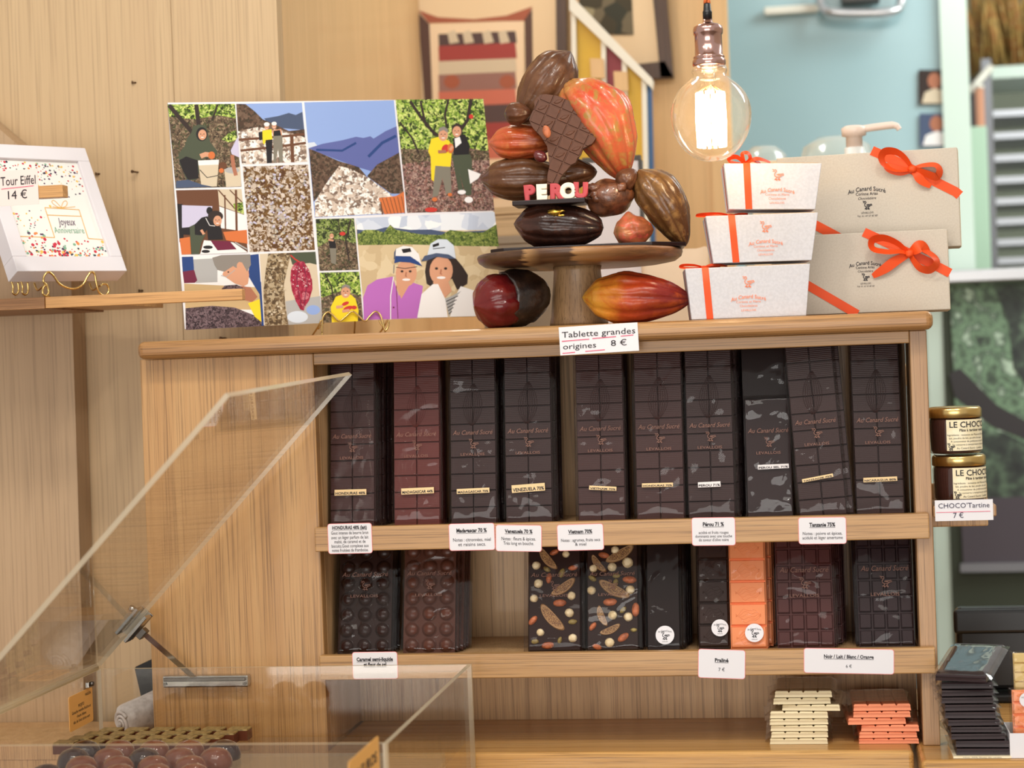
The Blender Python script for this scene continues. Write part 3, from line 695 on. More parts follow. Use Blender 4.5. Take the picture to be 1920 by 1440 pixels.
# ================================================================== price and taste cards
def card_on(label, group, F, corners, lines, edge='pink_edge', name='price_card', rot=0.0, mat='white_card', cut=.0028, ink='ink', thick=.0005):
    (x0, y0, x1, y1) = corners
    a, b = F.px(x0, (y0+y1)/2); c, d = F.px(x1, (y0+y1)/2); _, yb = F.px((x0+x1)/2, y1); _, yt = F.px((x0+x1)/2, y0)
    w_, h_ = c-a, yt-yb
    Fc = Frame(F.P((a+c)/2, (yb+yt)/2, .0003), F.u*math.cos(rot)+F.v*math.sin(rot), F.v*math.cos(rot)-F.u*math.sin(rot))
    t = thing(name, label, 'price card', Fc.mat(), group)
    if edge:
        MB().prism(rrect(w_, h_, cut+.0006), 0, thick).build('coloured_border', edge, t)
        MB().prism(rrect(w_-.0014, h_-.0014, cut), thick+.00002, thick+.0002).build('card', mat, t)
    else: MB().prism([(-w_/2, -h_/2), (w_/2, -h_/2), (w_/2, h_/2), (-w_/2, h_/2)], 0, thick).build('card', mat, t)
    mb = MB()
    for ln in lines:
        s, fy, fh = ln[0], ln[1], ln[2]; o = ln[3] if len(ln) > 3 else {}
        write(mb, s, (o.get('x', 0))*w_, h_*(.5-fy), h=h_*fh, w=o.get('w')and w_*o['w'], z=thick+.0006, bold=o.get('b', 0), under=o.get('u', 0), mi=o.get('m', 0), align=o.get('al', 'c'), slant=o.get('sl', 0), umi=o.get('um'), rot=o.get('r', 0))
    mb.build('lettering', [ink, 'pink_ink', 'grey_ink'], t)
    return t, Fc, w_, h_
FL = Frame((0, -.0142, ZC), (1, 0, 0), (0, 0, 1))
B = {'b': .035, 'u': .0004, 'um': 0}
TG = 'taste cards clipped on the upper shelf lip'
card_on('white taste card full of small text, below the Honduras 48% stack', TG, FL, (615, 981, 698, 1038), [
    ('HONDURAS 48% (lait)', .14, .16, {'b': .03, 'u': .0003, 'w': .78}), ('Gout intense de beurre brun', .31, .155, {'w': .84}), ('avec un léger parfum de lait', .46, .155, {'w': .84}),
    ('malté, de caramel et de', .60, .155, {'w': .70}), ('biscuits.Gout complexe aux', .74, .155, {'w': .84}), ('notes fruitées de framboise.', .88, .155, {'w': .82})], rot=.0)
card_on('white taste card of citrus honey and raisin notes, below the Madagascar 70% stack', TG, FL, (842, 981, 928, 1032), [('Madagascar 70 %', .26, .2, {**B, 'w': .66}), ('Notes : citronnées, miel', .6, .18, {'w': .82}), ('et raisins secs.', .77, .18)], rot=.0)
card_on('white taste card of flower and spice notes, below the Venezuela 70% stack', TG, FL, (929.5, 984, 1016, 1034), [('Venezuela 70 %', .24, .19, {**B, 'w': .6}), ('Notes : fleurs & épices.', .52, .18, {'w': .74}), ('Très long en bouche.', .69, .18, {'w': .66})], rot=-.035)
card_on('white taste card of citrus and dried fruit notes, below the Vietnam 70% stack', TG, FL, (1045, 982.5, 1132, 1032), [('Vietnam 70%', .28, .19, {**B, 'w': .52}), ('Notes : agrumes, fruits secs', .6, .17, {'w': .84}), ('& miel', .76, .17)], rot=.005)
card_on('white taste card of red fruit notes, below the Peru 71% stack', TG, FL, (1297, 970, 1379, 1023), [('Pérou 71 %', .24, .19, {**B, 'w': .48}), ('acidité et fruits rouges', .53, .15, {'w': .68}), ('dominants avec une touche', .66, .15, {'w': .84}), ("de saveur d'olive noire", .79, .15, {'w': .68})], rot=-.01)
card_on('white taste card with a crumpled film over it, below the Tanzania 75% stack', TG, FL, (1497, 969.5, 1587, 1020), [('Tanzanie 75%', .28, .2, {**B, 'w': .54}), ('Notes : poivre et épices,', .6, .17, {'w': .82}), ('acidulé et léger amertume', .76, .17, {'w': .84})], rot=-.01)
TG2 = 'price cards clipped on the lower shelf lip'
card_on('white card for the salted caramel tablets on the lower shelf lip, half blank', TG2, FL, (661, 1222, 746, 1273), [('Caramel semi-liquide', .27, .19, {'b': .035, 'u': .0004, 'w': .8}), ('et fleur de sel', .46, .18, {'b': .035, 'u': .0004, 'w': .5})])
card_on('white praline card priced 7 euros on the lower shelf lip', TG2, FL, (1309, 1217.5, 1397.5, 1272), [('Praliné', .37, .17, {'b': .035, 'u': .0004}), ('7 €', .69, .16)], rot=-.045)
card_on('long white card priced 6 euros on the lower shelf lip', TG2, FL, (1507, 1216, 1676.5, 1263), [('Noir / Lait / Blanc / Orange', .32, .2, {'b': .03, 'u': .0004, 'w': .55}), ('6 €', .7, .17)], rot=-.03)
FT = Frame((0, -.0305, ZC), (1, 0, 0), (0, 0, 1))
tc_, Fc, w_, h_ = card_on('handwritten white card priced 8 euros on the front edge of the cabinet top', None, FT, (1049, 609, 1197, 662),
    [('Tablette grandes', .28, .30, {'w': .93, 'sl': .04}), ('origines', .70, .28, {'x': -.25, 'w': .42, 'sl': .04}), ('8 €', .68, .30, {'x': .25, 'w': .2})], edge=None, rot=.025)
mb = MB()
for x0, x1, y in ((-.47, -.12, .50), (-.08, .22, .47), (.28, .44, .45), (-.47, -.31, .93), (-.18, .07, .91)): mb.ribbon([(x0*w_, h_*(.5-y)), (x1*w_, h_*(.5-y)+.0006)], .0009, .0012)
mb.build('pink_underline', 'pink_ink', tc_)

# ================================================================== gift boxes on the top
def bow_loop(mb, pts, width, F, nv=.55, mi=0, z0=.004, zb=.010, k=5):
    """a ribbon loop: pts in plane (a, b); the ribbon's width stands partly out of the plane"""
    n = len(pts); P3 = [F.P(p[0], p[1], z0+zb*math.sin(PI*i/(n-1))) for i, p in enumerate(pts)]
    path = smooth_path(P3, k); m = len(path); W = []
    for i in range(m):
        d = (path[min(i+1, m-1)]-path[max(i-1, 0)]).normalized(); q = d.cross(F.n).normalized()
        e = width*(.45+.55*math.sin(PI*i/(m-1)))
        W.append((q*(1-nv)+F.n*nv).normalized()*e)
    strip(mb, path, W, mi)
def beige_box(label, F, w_, h_, depth, pxf):
    t = thing('beige_gift_box', label, 'gift box', F.mat(), 'beige gift boxes on the cabinet top')
    MB().box((0, 0, -depth), (w_, h_, 0)).build('box', 'box_beige', t, False, .0012)
    MB().box((.001, .001, -depth+.001), (w_+.0012, h_-.001, -.012)).build('base_tray', 'box_beige_side', t, False, .0005)
    return t
def ribbon_flat(mb, F, pts, width, z=.0006):
    P3 = [F.P(p[0], p[1], z) for p in pts]; n = len(P3); W = []
    for i in range(n):
        d = (P3[min(i+1, n-1)]-P3[max(i-1, 0)]).normalized(); W.append(d.cross(F.n).normalized()*width)
    strip(mb, P3, W)
def logo_block(mb, cx, cy, w_, mi=0, lines=('Au Canard Sucré', 'Corinne Arias', 'Chocolatière'), tail=('LEVALLOIS', 'Tél. 01 47 57 87 87'), duck_top=False):
    k = w_
    if duck_top:
        duck(mb, cx, cy+k*.42, k*.36, .0006, mi, .07)
        write(mb, lines[0], cx, cy+k*.02, h=k*.155, w=k, z=.0006, mi=mi, arc=k*.09, bold=.012)
        for i, s_ in enumerate(lines[1:]): write(mb, s_, cx, cy-k*(.13+.115*i), h=k*.10, w=k*(.70-.2*i), z=.0006, mi=mi)
        write(mb, tail[0], cx, cy-k*.37, h=k*.085, w=k*.42, z=.0006, mi=mi); return
    write(mb, lines[0], cx, cy+k*.34, h=k*.165, w=k, z=.0006, mi=mi, arc=k*.09, bold=.012)
    write(mb, lines[1], cx, cy+k*.20, h=k*.12, w=k*.58, z=.0006, mi=mi, bold=.006); write(mb, lines[2], cx, cy+k*.08, h=k*.10, w=k*.48, z=.0006, mi=mi, slant=.25)
    duck(mb, cx, cy-k*.12, k*.26, .0006, mi, .09)
    write(mb, tail[0], cx, cy-k*.31, h=k*.075, w=k*.32, z=.0006, mi=mi); write(mb, tail[1], cx, cy-k*.40, h=k*.065, w=k*.54, z=.0006, mi=mi)
c7 = lambda x, y: (1260+x/3.31, 260+y/3.31)
BY = .083
Fl = tframe(at(1450, 590, BY), 0, .053, 0); Fl.O.z = ZTOP+.0008+.036*math.sin(.053)
wl = Fl.px(1782, 579)[0]; hl = Fl.px(1640, 435)[1]
low = beige_box('beige gift box with an orange bow, standing in front and lower than the other one', Fl, wl, hl, .036, None)
mb = MB(); P = lambda F, x, y: F.px(*c7(x, y))
ribbon_flat(mb, Fl, [P(Fl, 760, 862), P(Fl, 1150, 1090)], .0115)
ribbon_flat(mb, Fl, [P(Fl, 1190, 580), P(Fl, 1330, 645), P(Fl, 1480, 715), P(Fl, 1640, 790), P(Fl, 1726, 835)], .012)
MB.build(mb, 'ribbon', 'ribbon_orange', low, True)
mb = MB()
bow_loop(mb, [P(Fl, x, y) for x, y in ((1470, 715), (1400, 655), (1310, 622), (1240, 640), (1245, 690), (1330, 708), (1420, 705), (1470, 718))], .0145, Fl, .58)
bow_loop(mb, [P(Fl, x, y) for x, y in ((1475, 715), (1530, 690), (1600, 720), (1640, 770), (1600, 820), (1540, 810), (1500, 765), (1475, 718))], .015, Fl, .58)
bow_loop(mb, [P(Fl, x, y) for x, y in ((1478, 712), (1510, 690), (1545, 672), (1590, 710))], .016, Fl, .2)
bow_loop(mb, [P(Fl, x, y) for x, y in ((1470, 720), (1390, 760), (1320, 810), (1245, 855))], .0135, Fl, .2, zb=.004)
mb.blob(Fl.P(*P(Fl, 1473, 716), .007), (.006, .004, .005), 3, .15, 10, 8)
mb.build('bow', 'ribbon_orange', low, True)
mb = MB(); a, b = P(Fl, 1200, 838); logo_block(mb, a, b, abs(P(Fl, 1300, 838)[0]-P(Fl, 1100, 838)[0])); mb.build('lettering', 'ink', low)
Fu = tframe(at(1462.2, 477, BY+.048), -.05, .041, .003)
sup = Frame((at(1560, 590, BY+.060).x, BY+.060, ZTOP+.0008), (1, 0, 0), (0, 0, 1))
hs = Fu.P(.06, 0).z-sup.O.z-.0012
sb = beige_box('plain beige gift box behind the front one, carrying the highest box', tframe(sup.O+Vector((0, 0, .0)), 0, 0), .12, hs, .036, None)
sb.matrix_world = Matrix.Translation((0, .036, 0)) @ sb.matrix_world; MW[sb.name] = sb.matrix_world.copy()
Fu.O.y = sup.O.y+.004
wu = Fu.px(1795, 280)[0]; hu = Fu.px(1460, 296)[1]
upb = beige_box('big beige gift box with an orange bow on its corner, highest of the beige boxes', Fu, wu, hu, .036, None)
mb = MB()
ribbon_flat(mb, Fu, [P(Fu, 860, 520), P(Fu, 1010, 600), P(Fu, 1080, 640)], .0125)
ribbon_flat(mb, Fu, [P(Fu, 1240, 74), P(Fu, 1370, 130), P(Fu, 1490, 192), P(Fu, 1640, 270), P(Fu, 1760, 330), P(Fu, 1786, 352)], .0125)
mb.build('ribbon', 'ribbon_orange', upb, True)
mb = MB()
bow_loop(mb, [P(Fu, x, y) for x, y in ((1490, 190), (1450, 130), (1390, 90), (1325, 88), (1300, 125), (1320, 170), (1390, 200), (1488, 195))], .0145, Fu, .58)
bow_loop(mb, [P(Fu, x, y) for x, y in ((1488, 195), (1420, 205), (1350, 185), (1325, 160))], .013, Fu, .2, zb=.003)
bow_loop(mb, [P(Fu, x, y) for x, y in ((1493, 190), (1550, 172), (1630, 170), (1660, 205), (1640, 245), (1580, 225), (1520, 200), (1493, 193))], .015, Fu, .58)
bow_loop(mb, [P(Fu, x, y) for x, y in ((1492, 195), (1520, 225), (1545, 262), (1605, 300))], .0125, Fu, .2, zb=.004)
mb.blob(Fu.P(*P(Fu, 1492, 192), .007), (.006, .004, .005), 5, .15, 10, 8)
mb.build('bow', 'ribbon_orange', upb, True)
mb = MB(); a, b = P(Fu, 1210, 388); logo_block(mb, a, b, abs(P(Fu, 1327, 388)[0]-P(Fu, 1092, 388)[0])); mb.build('lettering', 'ink', upb)

def white_box(label, F, wt, wb, h, dt, db, band, bow, logo):
    """ballotin: wider at the top; local z = 0 at the front of the base"""
    t = thing('white_gift_box', label, 'gift box', F.mat(), 'stacked white gift boxes on the cabinet top')
    e = (dt-db)/2; g = (wt-wb)/2
    vs = [(-wb/2, 0, -e), (wb/2, 0, -e), (wb/2, 0, -e-db), (-wb/2, 0, -e-db), (-wt/2, h, 0), (wt/2, h, 0), (wt/2, h, -dt), (-wt/2, h, -dt)]
    mb = MB(); mb.add(vs, [(0, 1, 5, 4), (1, 2, 6, 5), (2, 3, 7, 6), (3, 0, 4, 7), (0, 3, 2, 1), (4, 5, 6, 7)]); mb.build('box', 'box_white', t, False, .0007)
    MB().box((.0, h-.0006, -dt*.6), (wt/2-.004, h+.0008, -.0006)).build('lid_flap', 'box_cut', t)
    f = lambda x, s: Vector((x*(wb+(wt-wb)*s), h*s, -e*(1-s)+.0007))       # on the front face
    sd = lambda d, s: Vector((-(wb+(wt-wb)*s)/2-.0007, h*s, -e*(1-s)-d*(db+(dt-db)*s)))
    mb = MB(); rw = .0085; x = band
    dx = Vector((rw, 0, 0))
    strip(mb, [f(x, 0), f(x, .5), f(x, 1)]+[Vector((x*wt, h+.0007, -q*dt)) for q in (.01, .3, .7, .99)], [dx]*7)
    strip(mb, [sd(.35, 0), sd(.35, .5), sd(.35, 1)], Vector((0, 0, rw)))
    strip(mb, [Vector((-wt/2, h+.001, -.35*dt)), Vector((0, h+.001, -.35*dt)), Vector((wt/2, h+.001, -.35*dt))], Vector((0, 0, rw)))
    mb.build('ribbon', 'ribbon_orange', t)
    mb = MB(); Fb = Frame(Vector((x*wt, h+.002, -.35*dt)), (1, 0, 0), (0, 1, 0))
    for pts in bow: bow_loop(mb, [(p[0], p[1]*(1 if bow is B1 else .5)) for p in pts], .010 if bow is B1 else .006, Fb, .6, 0, .0, .008)
    mb.blob((x*wt, h+.0025, -.35*dt), (.005, .0018, .004), 2, .1, 8, 6); mb.build('bow', 'ribbon_orange_dark', t)
    mb = MB(); logo_block(mb, 0, 0, logo[2], 0, ('Au Canard Sucré', 'Corinne et Marie', 'Chocolatières'), duck_top=True)
    # lay the print on the sloping front face
    def on_face(p):
        s = (p[1]+h*logo[1])/h; return (p[0]+logo[0]*wt, p[1]+h*logo[1], -e*(1-s)+.0009)
    mb.v = [on_face(p) for p in mb.v]; mb.build('lettering', 'orange_print', t)
    return t
K = 1/1440.0
WBY = -.012
B3 = [[(0, 0), (-.012, .006), (-.026, .007), (-.03, .002), (-.016, -.001), (0, 0)], [(0, 0), (.006, .004), (.014, .005), (.02, .001), (0, 0)], [(0, 0), (.018, .003), (.03, .001)]]
B2 = [[(0, 0), (-.014, .005), (-.036, .004), (-.042, .0), (-.02, -.001), (0, 0)], [(0, 0), (.012, .002), (.022, .0), (0, 0)]]
B1 = [[(0, 0), (-.01, .008), (-.02, .007), (-.018, .002), (0, 0)], [(0, 0), (-.004, .012), (.003, .013), (.006, .006), (0, 0)], [(0, 0), (.014, .006), (.032, .002)], [(0, .002), (.01, .004), (.02, .0)]]
o3 = at(1405, 596, WBY); o3.z = ZTOP+.0006
F3 = tframe(o3, .10, 0, 0); h3 = 93*K
white_box('white gift box with orange ribbon standing on the cabinet top, lowest of its stack', F3, 225*K, 207*K, h3, .088, .074, -.34, B3, (.0, .40, .044))
o2 = at(1431, 500, WBY); o2.z = o3.z+h3+.0052
F2_ = tframe(o2, .10, 0, -.008); h2 = 85*K
white_box('white gift box with orange ribbon, second of the stack of three', F2_, 202*K, 177*K, h2, .082, .068, -.27, B2, (.03, .42, .043))
o1 = at(1449, 401, WBY); o1.z = o2.z+h2+.0062
F1 = tframe(o1, .10, 0, -.04); h1 = 82*K
white_box('white gift box with orange ribbon, topmost of the stack of three', F1, 175*K, 155*K, h1, .078, .064, -.27, B1, (.05, .42, .043))
for i, (oo, hh) in enumerate(((o3, h3), (o2, h2))):
    pass

# ================================================================== spread jars on the side shelf
jy = .045
js = thing('jar_shelf', 'small oak shelf on the outer side of the cabinet holding two jars', 'shelf', at(1805, 955, jy))
lo, hi = px_box(1752, 940, 1868, 962, -.005, .11)
MB().box((CX3+.0006, -.005, lo[2]-.006), (hi[0], .105, hi[2]-.004)).build('board', 'oak_post', js, True, .002)
MB().prism([(CX3+.0006, lo[2]-.028), (hi[0], lo[2]-.028), (hi[0], hi[2]+.016), (CX3+.0006, hi[2]+.016)], -.107, -.118, 0, lambda x, y, z: (x, -z, y)).build('back_rest', 'oak_back', js, True, .002)
zj = hi[2]-.0035
def jar(cx_px, cy_px, r, h, z0, label, lx):
    c = at(cx_px, cy_px, jy); c.z = z0
    t = thing('spread_jar', label, 'jar', c, 'jars of chocolate spread on the side shelf')
    MB().lathe([(r*.86, .002), (r*.93, .006), (r*.96, h*.5), (r*.95, h-.017), (r*.90, h-.0135), (0, h-.0135)], n=36).build('chocolate_spread', 'choc_brownish', t)
    MB().lathe([(r*.8, 0), (r*.97, .003), (r, .008), (r, h-.018), (r*.95, h-.0135)], n=36).build('glass', 'jar_glass', t)
    MB().lathe([(r*.99, h-.0138), (r*1.02, h-.013), (r*1.02, h-.004), (r*1.0, h-.002), (r*.93, h), (r*.88, h-.001), (0, h-.001)], n=40).build('lid', 'gold', t)
    # label wraps the glass
    R_ = r*1.004; y0, y1 = h*.10, h*.74
    def wrap(u, v, k=0.0): th = -PI/2+lx+u/R_; return ((R_+k)*math.cos(th), (R_+k)*math.sin(th), v)
    mb = MB(); n = 24; ww = r*2.1
    us = [-.30*ww+ww*1.2*i/n for i in range(n+1)]
    vs = [wrap(u, y0) for u in us]+[wrap(u, y1) for u in us]
    mb.add(vs, [(i, i+1, n+2+i, n+1+i) for i in range(n)], 0, True); lb = mb.build('paper_label', 'label_cream', t)
    m2 = MB(); H = y1-y0; x0 = -.24*ww
    write(m2, "LE CHOC'O'TARTINE", x0, y1-H*.16, h=H*.27, z=0, bold=.014, align='l')
    write(m2, 'Pâte à tartiner maison', x0+.012, y1-H*.34, h=H*.12, z=0, bold=.02, align='l')
    for i, s_ in enumerate(('Ingrédients : noisettes du Piémont 50%, sucre', 'lait, poudre de lait, poudre de cacao', 'A consommer de préférence avant fin', 'Se conserve à température ambiante')): write(m2, s_, x0-.003+.002*i, y1-H*(.49+.105*i), h=H*.085, z=0, align='l')
    duck(m2, x0+.001, y0+H*.12, H*.26, 0, 0, .09); write(m2, 'Au Canard Sucré - Levallois', x0+.008, y0+H*.08, h=H*.09, z=0, align='l')
    m2.v = [wrap(p[0], p[1], .0004) for p in m2.v]; m2.build('lettering', 'ink', lb)
    return h
mottle('label_cream', [(.4, (236, 222, 184)), (.6, (244, 232, 200))], 60, .55)
RJ = 47.5/1445
hj = jar(1799, 900, RJ, .0605, zj, 'jar of chocolate spread with a gold lid standing on the side shelf', .30)
jar(1791, 810, RJ, .0605, zj+.0605, 'jar of chocolate spread with a gold lid, stacked upon another jar', .22)
FJ = Frame((0, -.0065, ZC), (1, 0, 0), (0, 0, 1))
tj, Fc, w_, h_ = card_on('handwritten white card priced 7 euros below the two jars', None, FJ, (1753, 937, 1862, 976), [("CHOCO'Tartine", .27, .34, {'w': .88}), ('7 €', .74, .36, {'x': -.1})], edge=None, ink='ink_blue', rot=.0)
MB().ribbon([(-.48*w_, -.002), (.45*w_, -.002)], .0006, .0012).build('pink_underline', 'pink_ink', tj)
MB().ribbon([(-.46*w_, -.002), (-.45*w_, -.002)], .0004, .0010).build('ink_dot', 'ink_blue', tj)

# ================================================================== unwrapped stacks of small bars
def flat_bar(name, label, group, px0, px1, py_top, py_bot, Y, mat, length=.11, yaw=0.0, notch=True, wrap='cellophane_soft', seed=0, z0=None, th=None):
    a, b = at(px0, py_bot, Y), at(px1, py_bot, Y); W = b.x-a.x
    t_ = th or (at(px0, py_top, Y).z-a.z)*.93
    F = Matrix.Translation((a.x+W/2, Y, z0 if z0 is not None else a.z)) @ Matrix.Rotation(yaw, 4, 'Z')
    t = thing(name, label, 'chocolate bar', F, group)
    mb = MB(); mb.box((-W/2, 0, 0), (W/2, length, t_*.74), 0, None, .0008)
    n, m = (4, 5) if notch else (1, 1); cw, cl = W/n, length/m
    for i in range(n):
        for j in range(m): mb.box((-W/2+i*cw+.0002, j*cl+.0002, t_*.74), (-W/2+(i+1)*cw-.0002, (j+1)*cl-.0002, t_), 0, None, .0016 if notch else .0008)
    mb.build('bar', mat, t)
    rnd = random.Random(seed); m2 = MB(); k = 10; ov = .006
    def edge(x, y): return (x, y, t_*.5+rnd.uniform(-.001, .001))
    top = []; nx, ny = 10, 12
    for j in range(ny+1):
        for i in range(nx+1):
            x = -W/2-ov+(W+2*ov)*i/nx; y = -.0025+(length+ov)*j/ny
            inb = min(i, nx-i, j, ny-j)
            z = t_*1.0+.0006+.0012*abs(noise.noise(Vector((x*90+seed, y*90, seed)))) if inb > 0 else t_*.45
            top.append((x, y, min(z, t_+.0014)))
    m2.add(top, [(j*(nx+1)+i, j*(nx+1)+i+1, (j+1)*(nx+1)+i+1, (j+1)*(nx+1)+i) for j in range(ny) for i in range(nx)], 0, True)
    m2.build('wrapper', wrap, t); return t, t_
ORD = ['lowest', 'second', 'third', 'fourth', 'fifth', 'sixth', 'seventh', 'eighth', 'ninth', 'tenth', 'eleventh']
def stack(name, kindlabel, group, rows, Y, mat, zb, **kw):
    z = zb; n = len(rows)
    for i, (x0, x1, yaw, thp) in enumerate(rows):
        pb = 0
        nm = (ORD[i]+' bar from below') if 0 < i < n-1 else ('topmost bar' if i else 'lowest bar')
        th = thp*K*.97
        flat_bar(name, kindlabel.format(nm), group, x0, x1, 0, 1380, Y, mat, yaw=yaw, seed=i+kw.get('sd', 0), z0=z+.0003, th=th, length=kw.get('length', .11), wrap=kw.get('wrap', 'cellophane_soft'), notch=kw.get('notch', True))
        z += th+kw.get('gap', .0011)
    return z
stack('white_chocolate_bar', '{} of the white chocolate stack on the counter', 'white chocolate bars stacked on the counter',
      [(1443, 1552, 0, 11), (1446, 1553, .02, 10.5), (1445, 1553, -.02, 10.5), (1444, 1554, .03, 10.5), (1445, 1554, -.01, 12.5), (1468, 1577, -.06, 11), (1452, 1560, .03, 11), (1455, 1563, -.02, 11.5)], .012, 'choc_white', CT, sd=10)
stack('orange_chocolate_bar', '{} of the orange chocolate stack beside the post', 'orange chocolate bars stacked on the counter',
      [(1610, 1723, 0, 9.5), (1611, 1720, .02, 10.5), (1615, 1724, -.03, 11.5), (1591, 1700, .05, 11.5), (1601, 1709, 0, 11), (1602, 1710, .02, 12)], .012, 'choc_coral', CT, sd=30)
ys = -.072
cardz = at(1840, 1419, ys).z
t = thing('price_card', 'cream price card lying under the tall stack of dark bars', 'price card', Matrix.Translation((at(1841, 1420, ys).x, ys-.006, CT+.0005)))
MB().box((-.034, 0, 0), (.034, .09, .0025)).build('card', 'label_cream', t); mb = MB(); write(mb, 'Noir 70% fèves de cacao', 0, 0, h=.0028, w=.045, z=0); mb.v = [(p[0], -.0004, .0013+p[1]*.6) for p in mb.v]; mb.build('lettering', 'ink', t)
zt_ = stack('dark_chocolate_bar', '{} of the tall dark stack on the side counter', 'dark chocolate bars stacked on the side counter',
      [(1792, 1895, 0, 11), (1791, 1894, -.03, 11), (1783, 1886, .03, 9.5), (1783, 1879, -.02, 9), (1778, 1876, .03, 10), (1773, 1869, -.04, 10.5), (1773, 1871, .02, 10.5), (1767, 1865, 0, 10), (1768, 1866, .04, 10), (1768, 1865, -.03, 11)],
      ys, 'choc_stack', CT+.0031, sd=50, wrap='cellophane_crisp', length=.10, gap=.0021, notch=False)
a = at(1800, 1274, ys)
t, _ = flat_bar('dark_chocolate_bar', 'shiny wrapped dark bar tilted on top of the tall dark stack', 'dark chocolate bars stacked on the side counter', 1751, 1849, 0, 1275, ys-.004, 'choc_stack', length=.115, yaw=-.26, seed=90, z0=zt_+.002, th=.0075, wrap='cellophane_crisp', notch=False)
t.matrix_world = Matrix.Translation((at(1800, 1275, ys).x, ys-.012, zt_+.0015)) @ Matrix.Rotation(-.30, 4, 'Z') @ Matrix.Rotation(.19, 4, 'X')

# box of small bars at the very edge
bx = thing('white_display_box', 'low white cardboard box holding upright orange and cream bars, beside the tall dark stack', 'box', at(1935, 1407, ys-.005))
lo, hi = px_box(1894, 1362, 1990, 1409, ys-.005, .07); zb = CT+.0004; hb = hi[2]-lo[2]; tw = .0012
for n_, l_, h_ in (('front_wall', (lo[0], lo[1], zb), (hi[0], lo[1]+tw, zb+hb)), ('back_wall', (lo[0], hi[1]-tw, zb), (hi[0], hi[1], zb+hb)), ('side_wall', (lo[0], lo[1]+tw, zb), (lo[0]+tw, hi[1]-tw, zb+hb)), ('side_wall', (hi[0]-tw, lo[1]+tw, zb), (hi[0], hi[1]-tw, zb+hb)), ('bottom', (lo[0]+tw, lo[1]+tw, zb), (hi[0]-tw, hi[1]-tw, zb+tw))):
    MB().box(l_, h_).build(n_, 'white_card', bx, True)
for i, (xl, xr, yt, m_, lb, Y_) in enumerate(((1902, 1960, 1297, 'choc_orange', 'small orange bar standing at the front of the white display box', ys+.012), (1907, 1964, 1228, 'choc_yellow', 'small pale yellow bar standing behind the orange one in the white box', ys+.034))):
    pl, pr = at(xl, 1400, Y_), at(xr, 1400, Y_); F = tframe(Vector(((pl.x+pr.x)/2, Y_, zb+tw+.0005)), 0, .06); hh = at(xl, yt, Y_).z-F.O.z
    r = tablet('small_bar', lb, None, F, 'praline' if i == 0 else 'large', pr.x-pl.x, hh, .007, m_, wrap='cellophane_soft', seed=120+i, wx=.004, wtop=.003)
    if i == 0: round_sticker(r, F, 1925, 1312, 14)

# black screen behind
mn = thing('black_monitor', 'black point of sale screen seen from behind, rising behind the dark stack', 'monitor', at(1890, 1300, .3))
lo, hi = px_box(1797, 1136, 2080, 1296, .30, .03)
MB().box(lo, hi).build('housing', 'black_plastic', mn, True, .008, 3)
MB().box((lo[0]-.004, lo[1]-.012, hi[2]-.035), (hi[0], lo[1]-.0005, hi[2]-.001)).build('top_ridge', 'black_plastic', mn, True, .005, 3)
MB().box((lo[0]+.08, lo[1]+.005, CT+.0125), (lo[0]+.14, hi[1]+.02, lo[2]+.01)).build('stand', 'black_matt', mn, True, .004)
MB().box((lo[0]+.02, lo[1]-.02, CT+.0006), (lo[0]+.2, hi[1]+.08, CT+.012)).build('foot', 'black_matt', mn, True, .003)

# ================================================================== cocoa pods
podmat('pod_milk', [(.0, (78, 47, 29)), (.5, (98, 63, 41)), (1, (84, 52, 32))], (126, 88, 62), .3, .5, .35)
podmat('pod_salmon', [(.0, (186, 140, 76)), (.2, (192, 76, 48)), (.5, (196, 92, 62)), (.8, (176, 86, 50)), (1, (150, 48, 32))], (158, 122, 62), .26, .6, .7, 80)
podmat('pod_rust', [(.0, (196, 96, 62)), (.3, (176, 74, 36)), (.7, (128, 56, 26)), (1, (96, 46, 24))], (186, 102, 54), .28, .6, .6, 60)
podmat('pod_small', [(.0, (74, 42, 26)), (.6, (96, 58, 36)), (1, (80, 46, 30))], (112, 72, 46), .3, .5, .3)
podmat('pod_dark', [(.0, (74, 40, 28)), (.3, (46, 26, 20)), (1, (36, 20, 17))], (84, 48, 34), .25, .6, .35)
podmat('pod_gold', [(.0, (102, 70, 38)), (.5, (86, 55, 26)), (1, (76, 43, 22))], (136, 100, 56), .25, .6, .7, 50)
podmat('pod_brown', [(.0, (92, 57, 33)), (.5, (80, 48, 28)), (1, (72, 42, 25))], (112, 76, 48), .3, .5, .4)
podmat('pod_peach', [(.0, (150, 104, 62)), (.5, (160, 88, 56)), (1, (120, 68, 38))], (206, 86, 74), .3, .5, .8, 60)
podmat('pod_fire', [(.0, (222, 166, 60)), (.2, (206, 126, 40)), (.42, (168, 62, 26)), (.65, (126, 32, 22)), (1, (84, 18, 18))], (190, 84, 32), .3, .5, .35, 30)
podmat('pod_red', [(.0, (104, 26, 24)), (.4, (88, 17, 19)), (1, (58, 13, 17))], (120, 38, 28), .22, .7, .35, 40)
mottle('husk_dark', [(.35, (26, 16, 14)), (.55, (44, 28, 22)), (.7, (70, 48, 36))], 60, .4, .4, .5)
mottle('crumb_brown', [(.35, (70, 40, 26)), (.6, (112, 66, 40))], 90, .28, .6, .5)
plain('bean_red', (96, 34, 34), .25, 0, .5); plain('gold_leaf', (226, 182, 80), .3, .9)
plain('letter_pink', (180, 60, 66), .45); plain('letter_white', (236, 226, 206), .45)
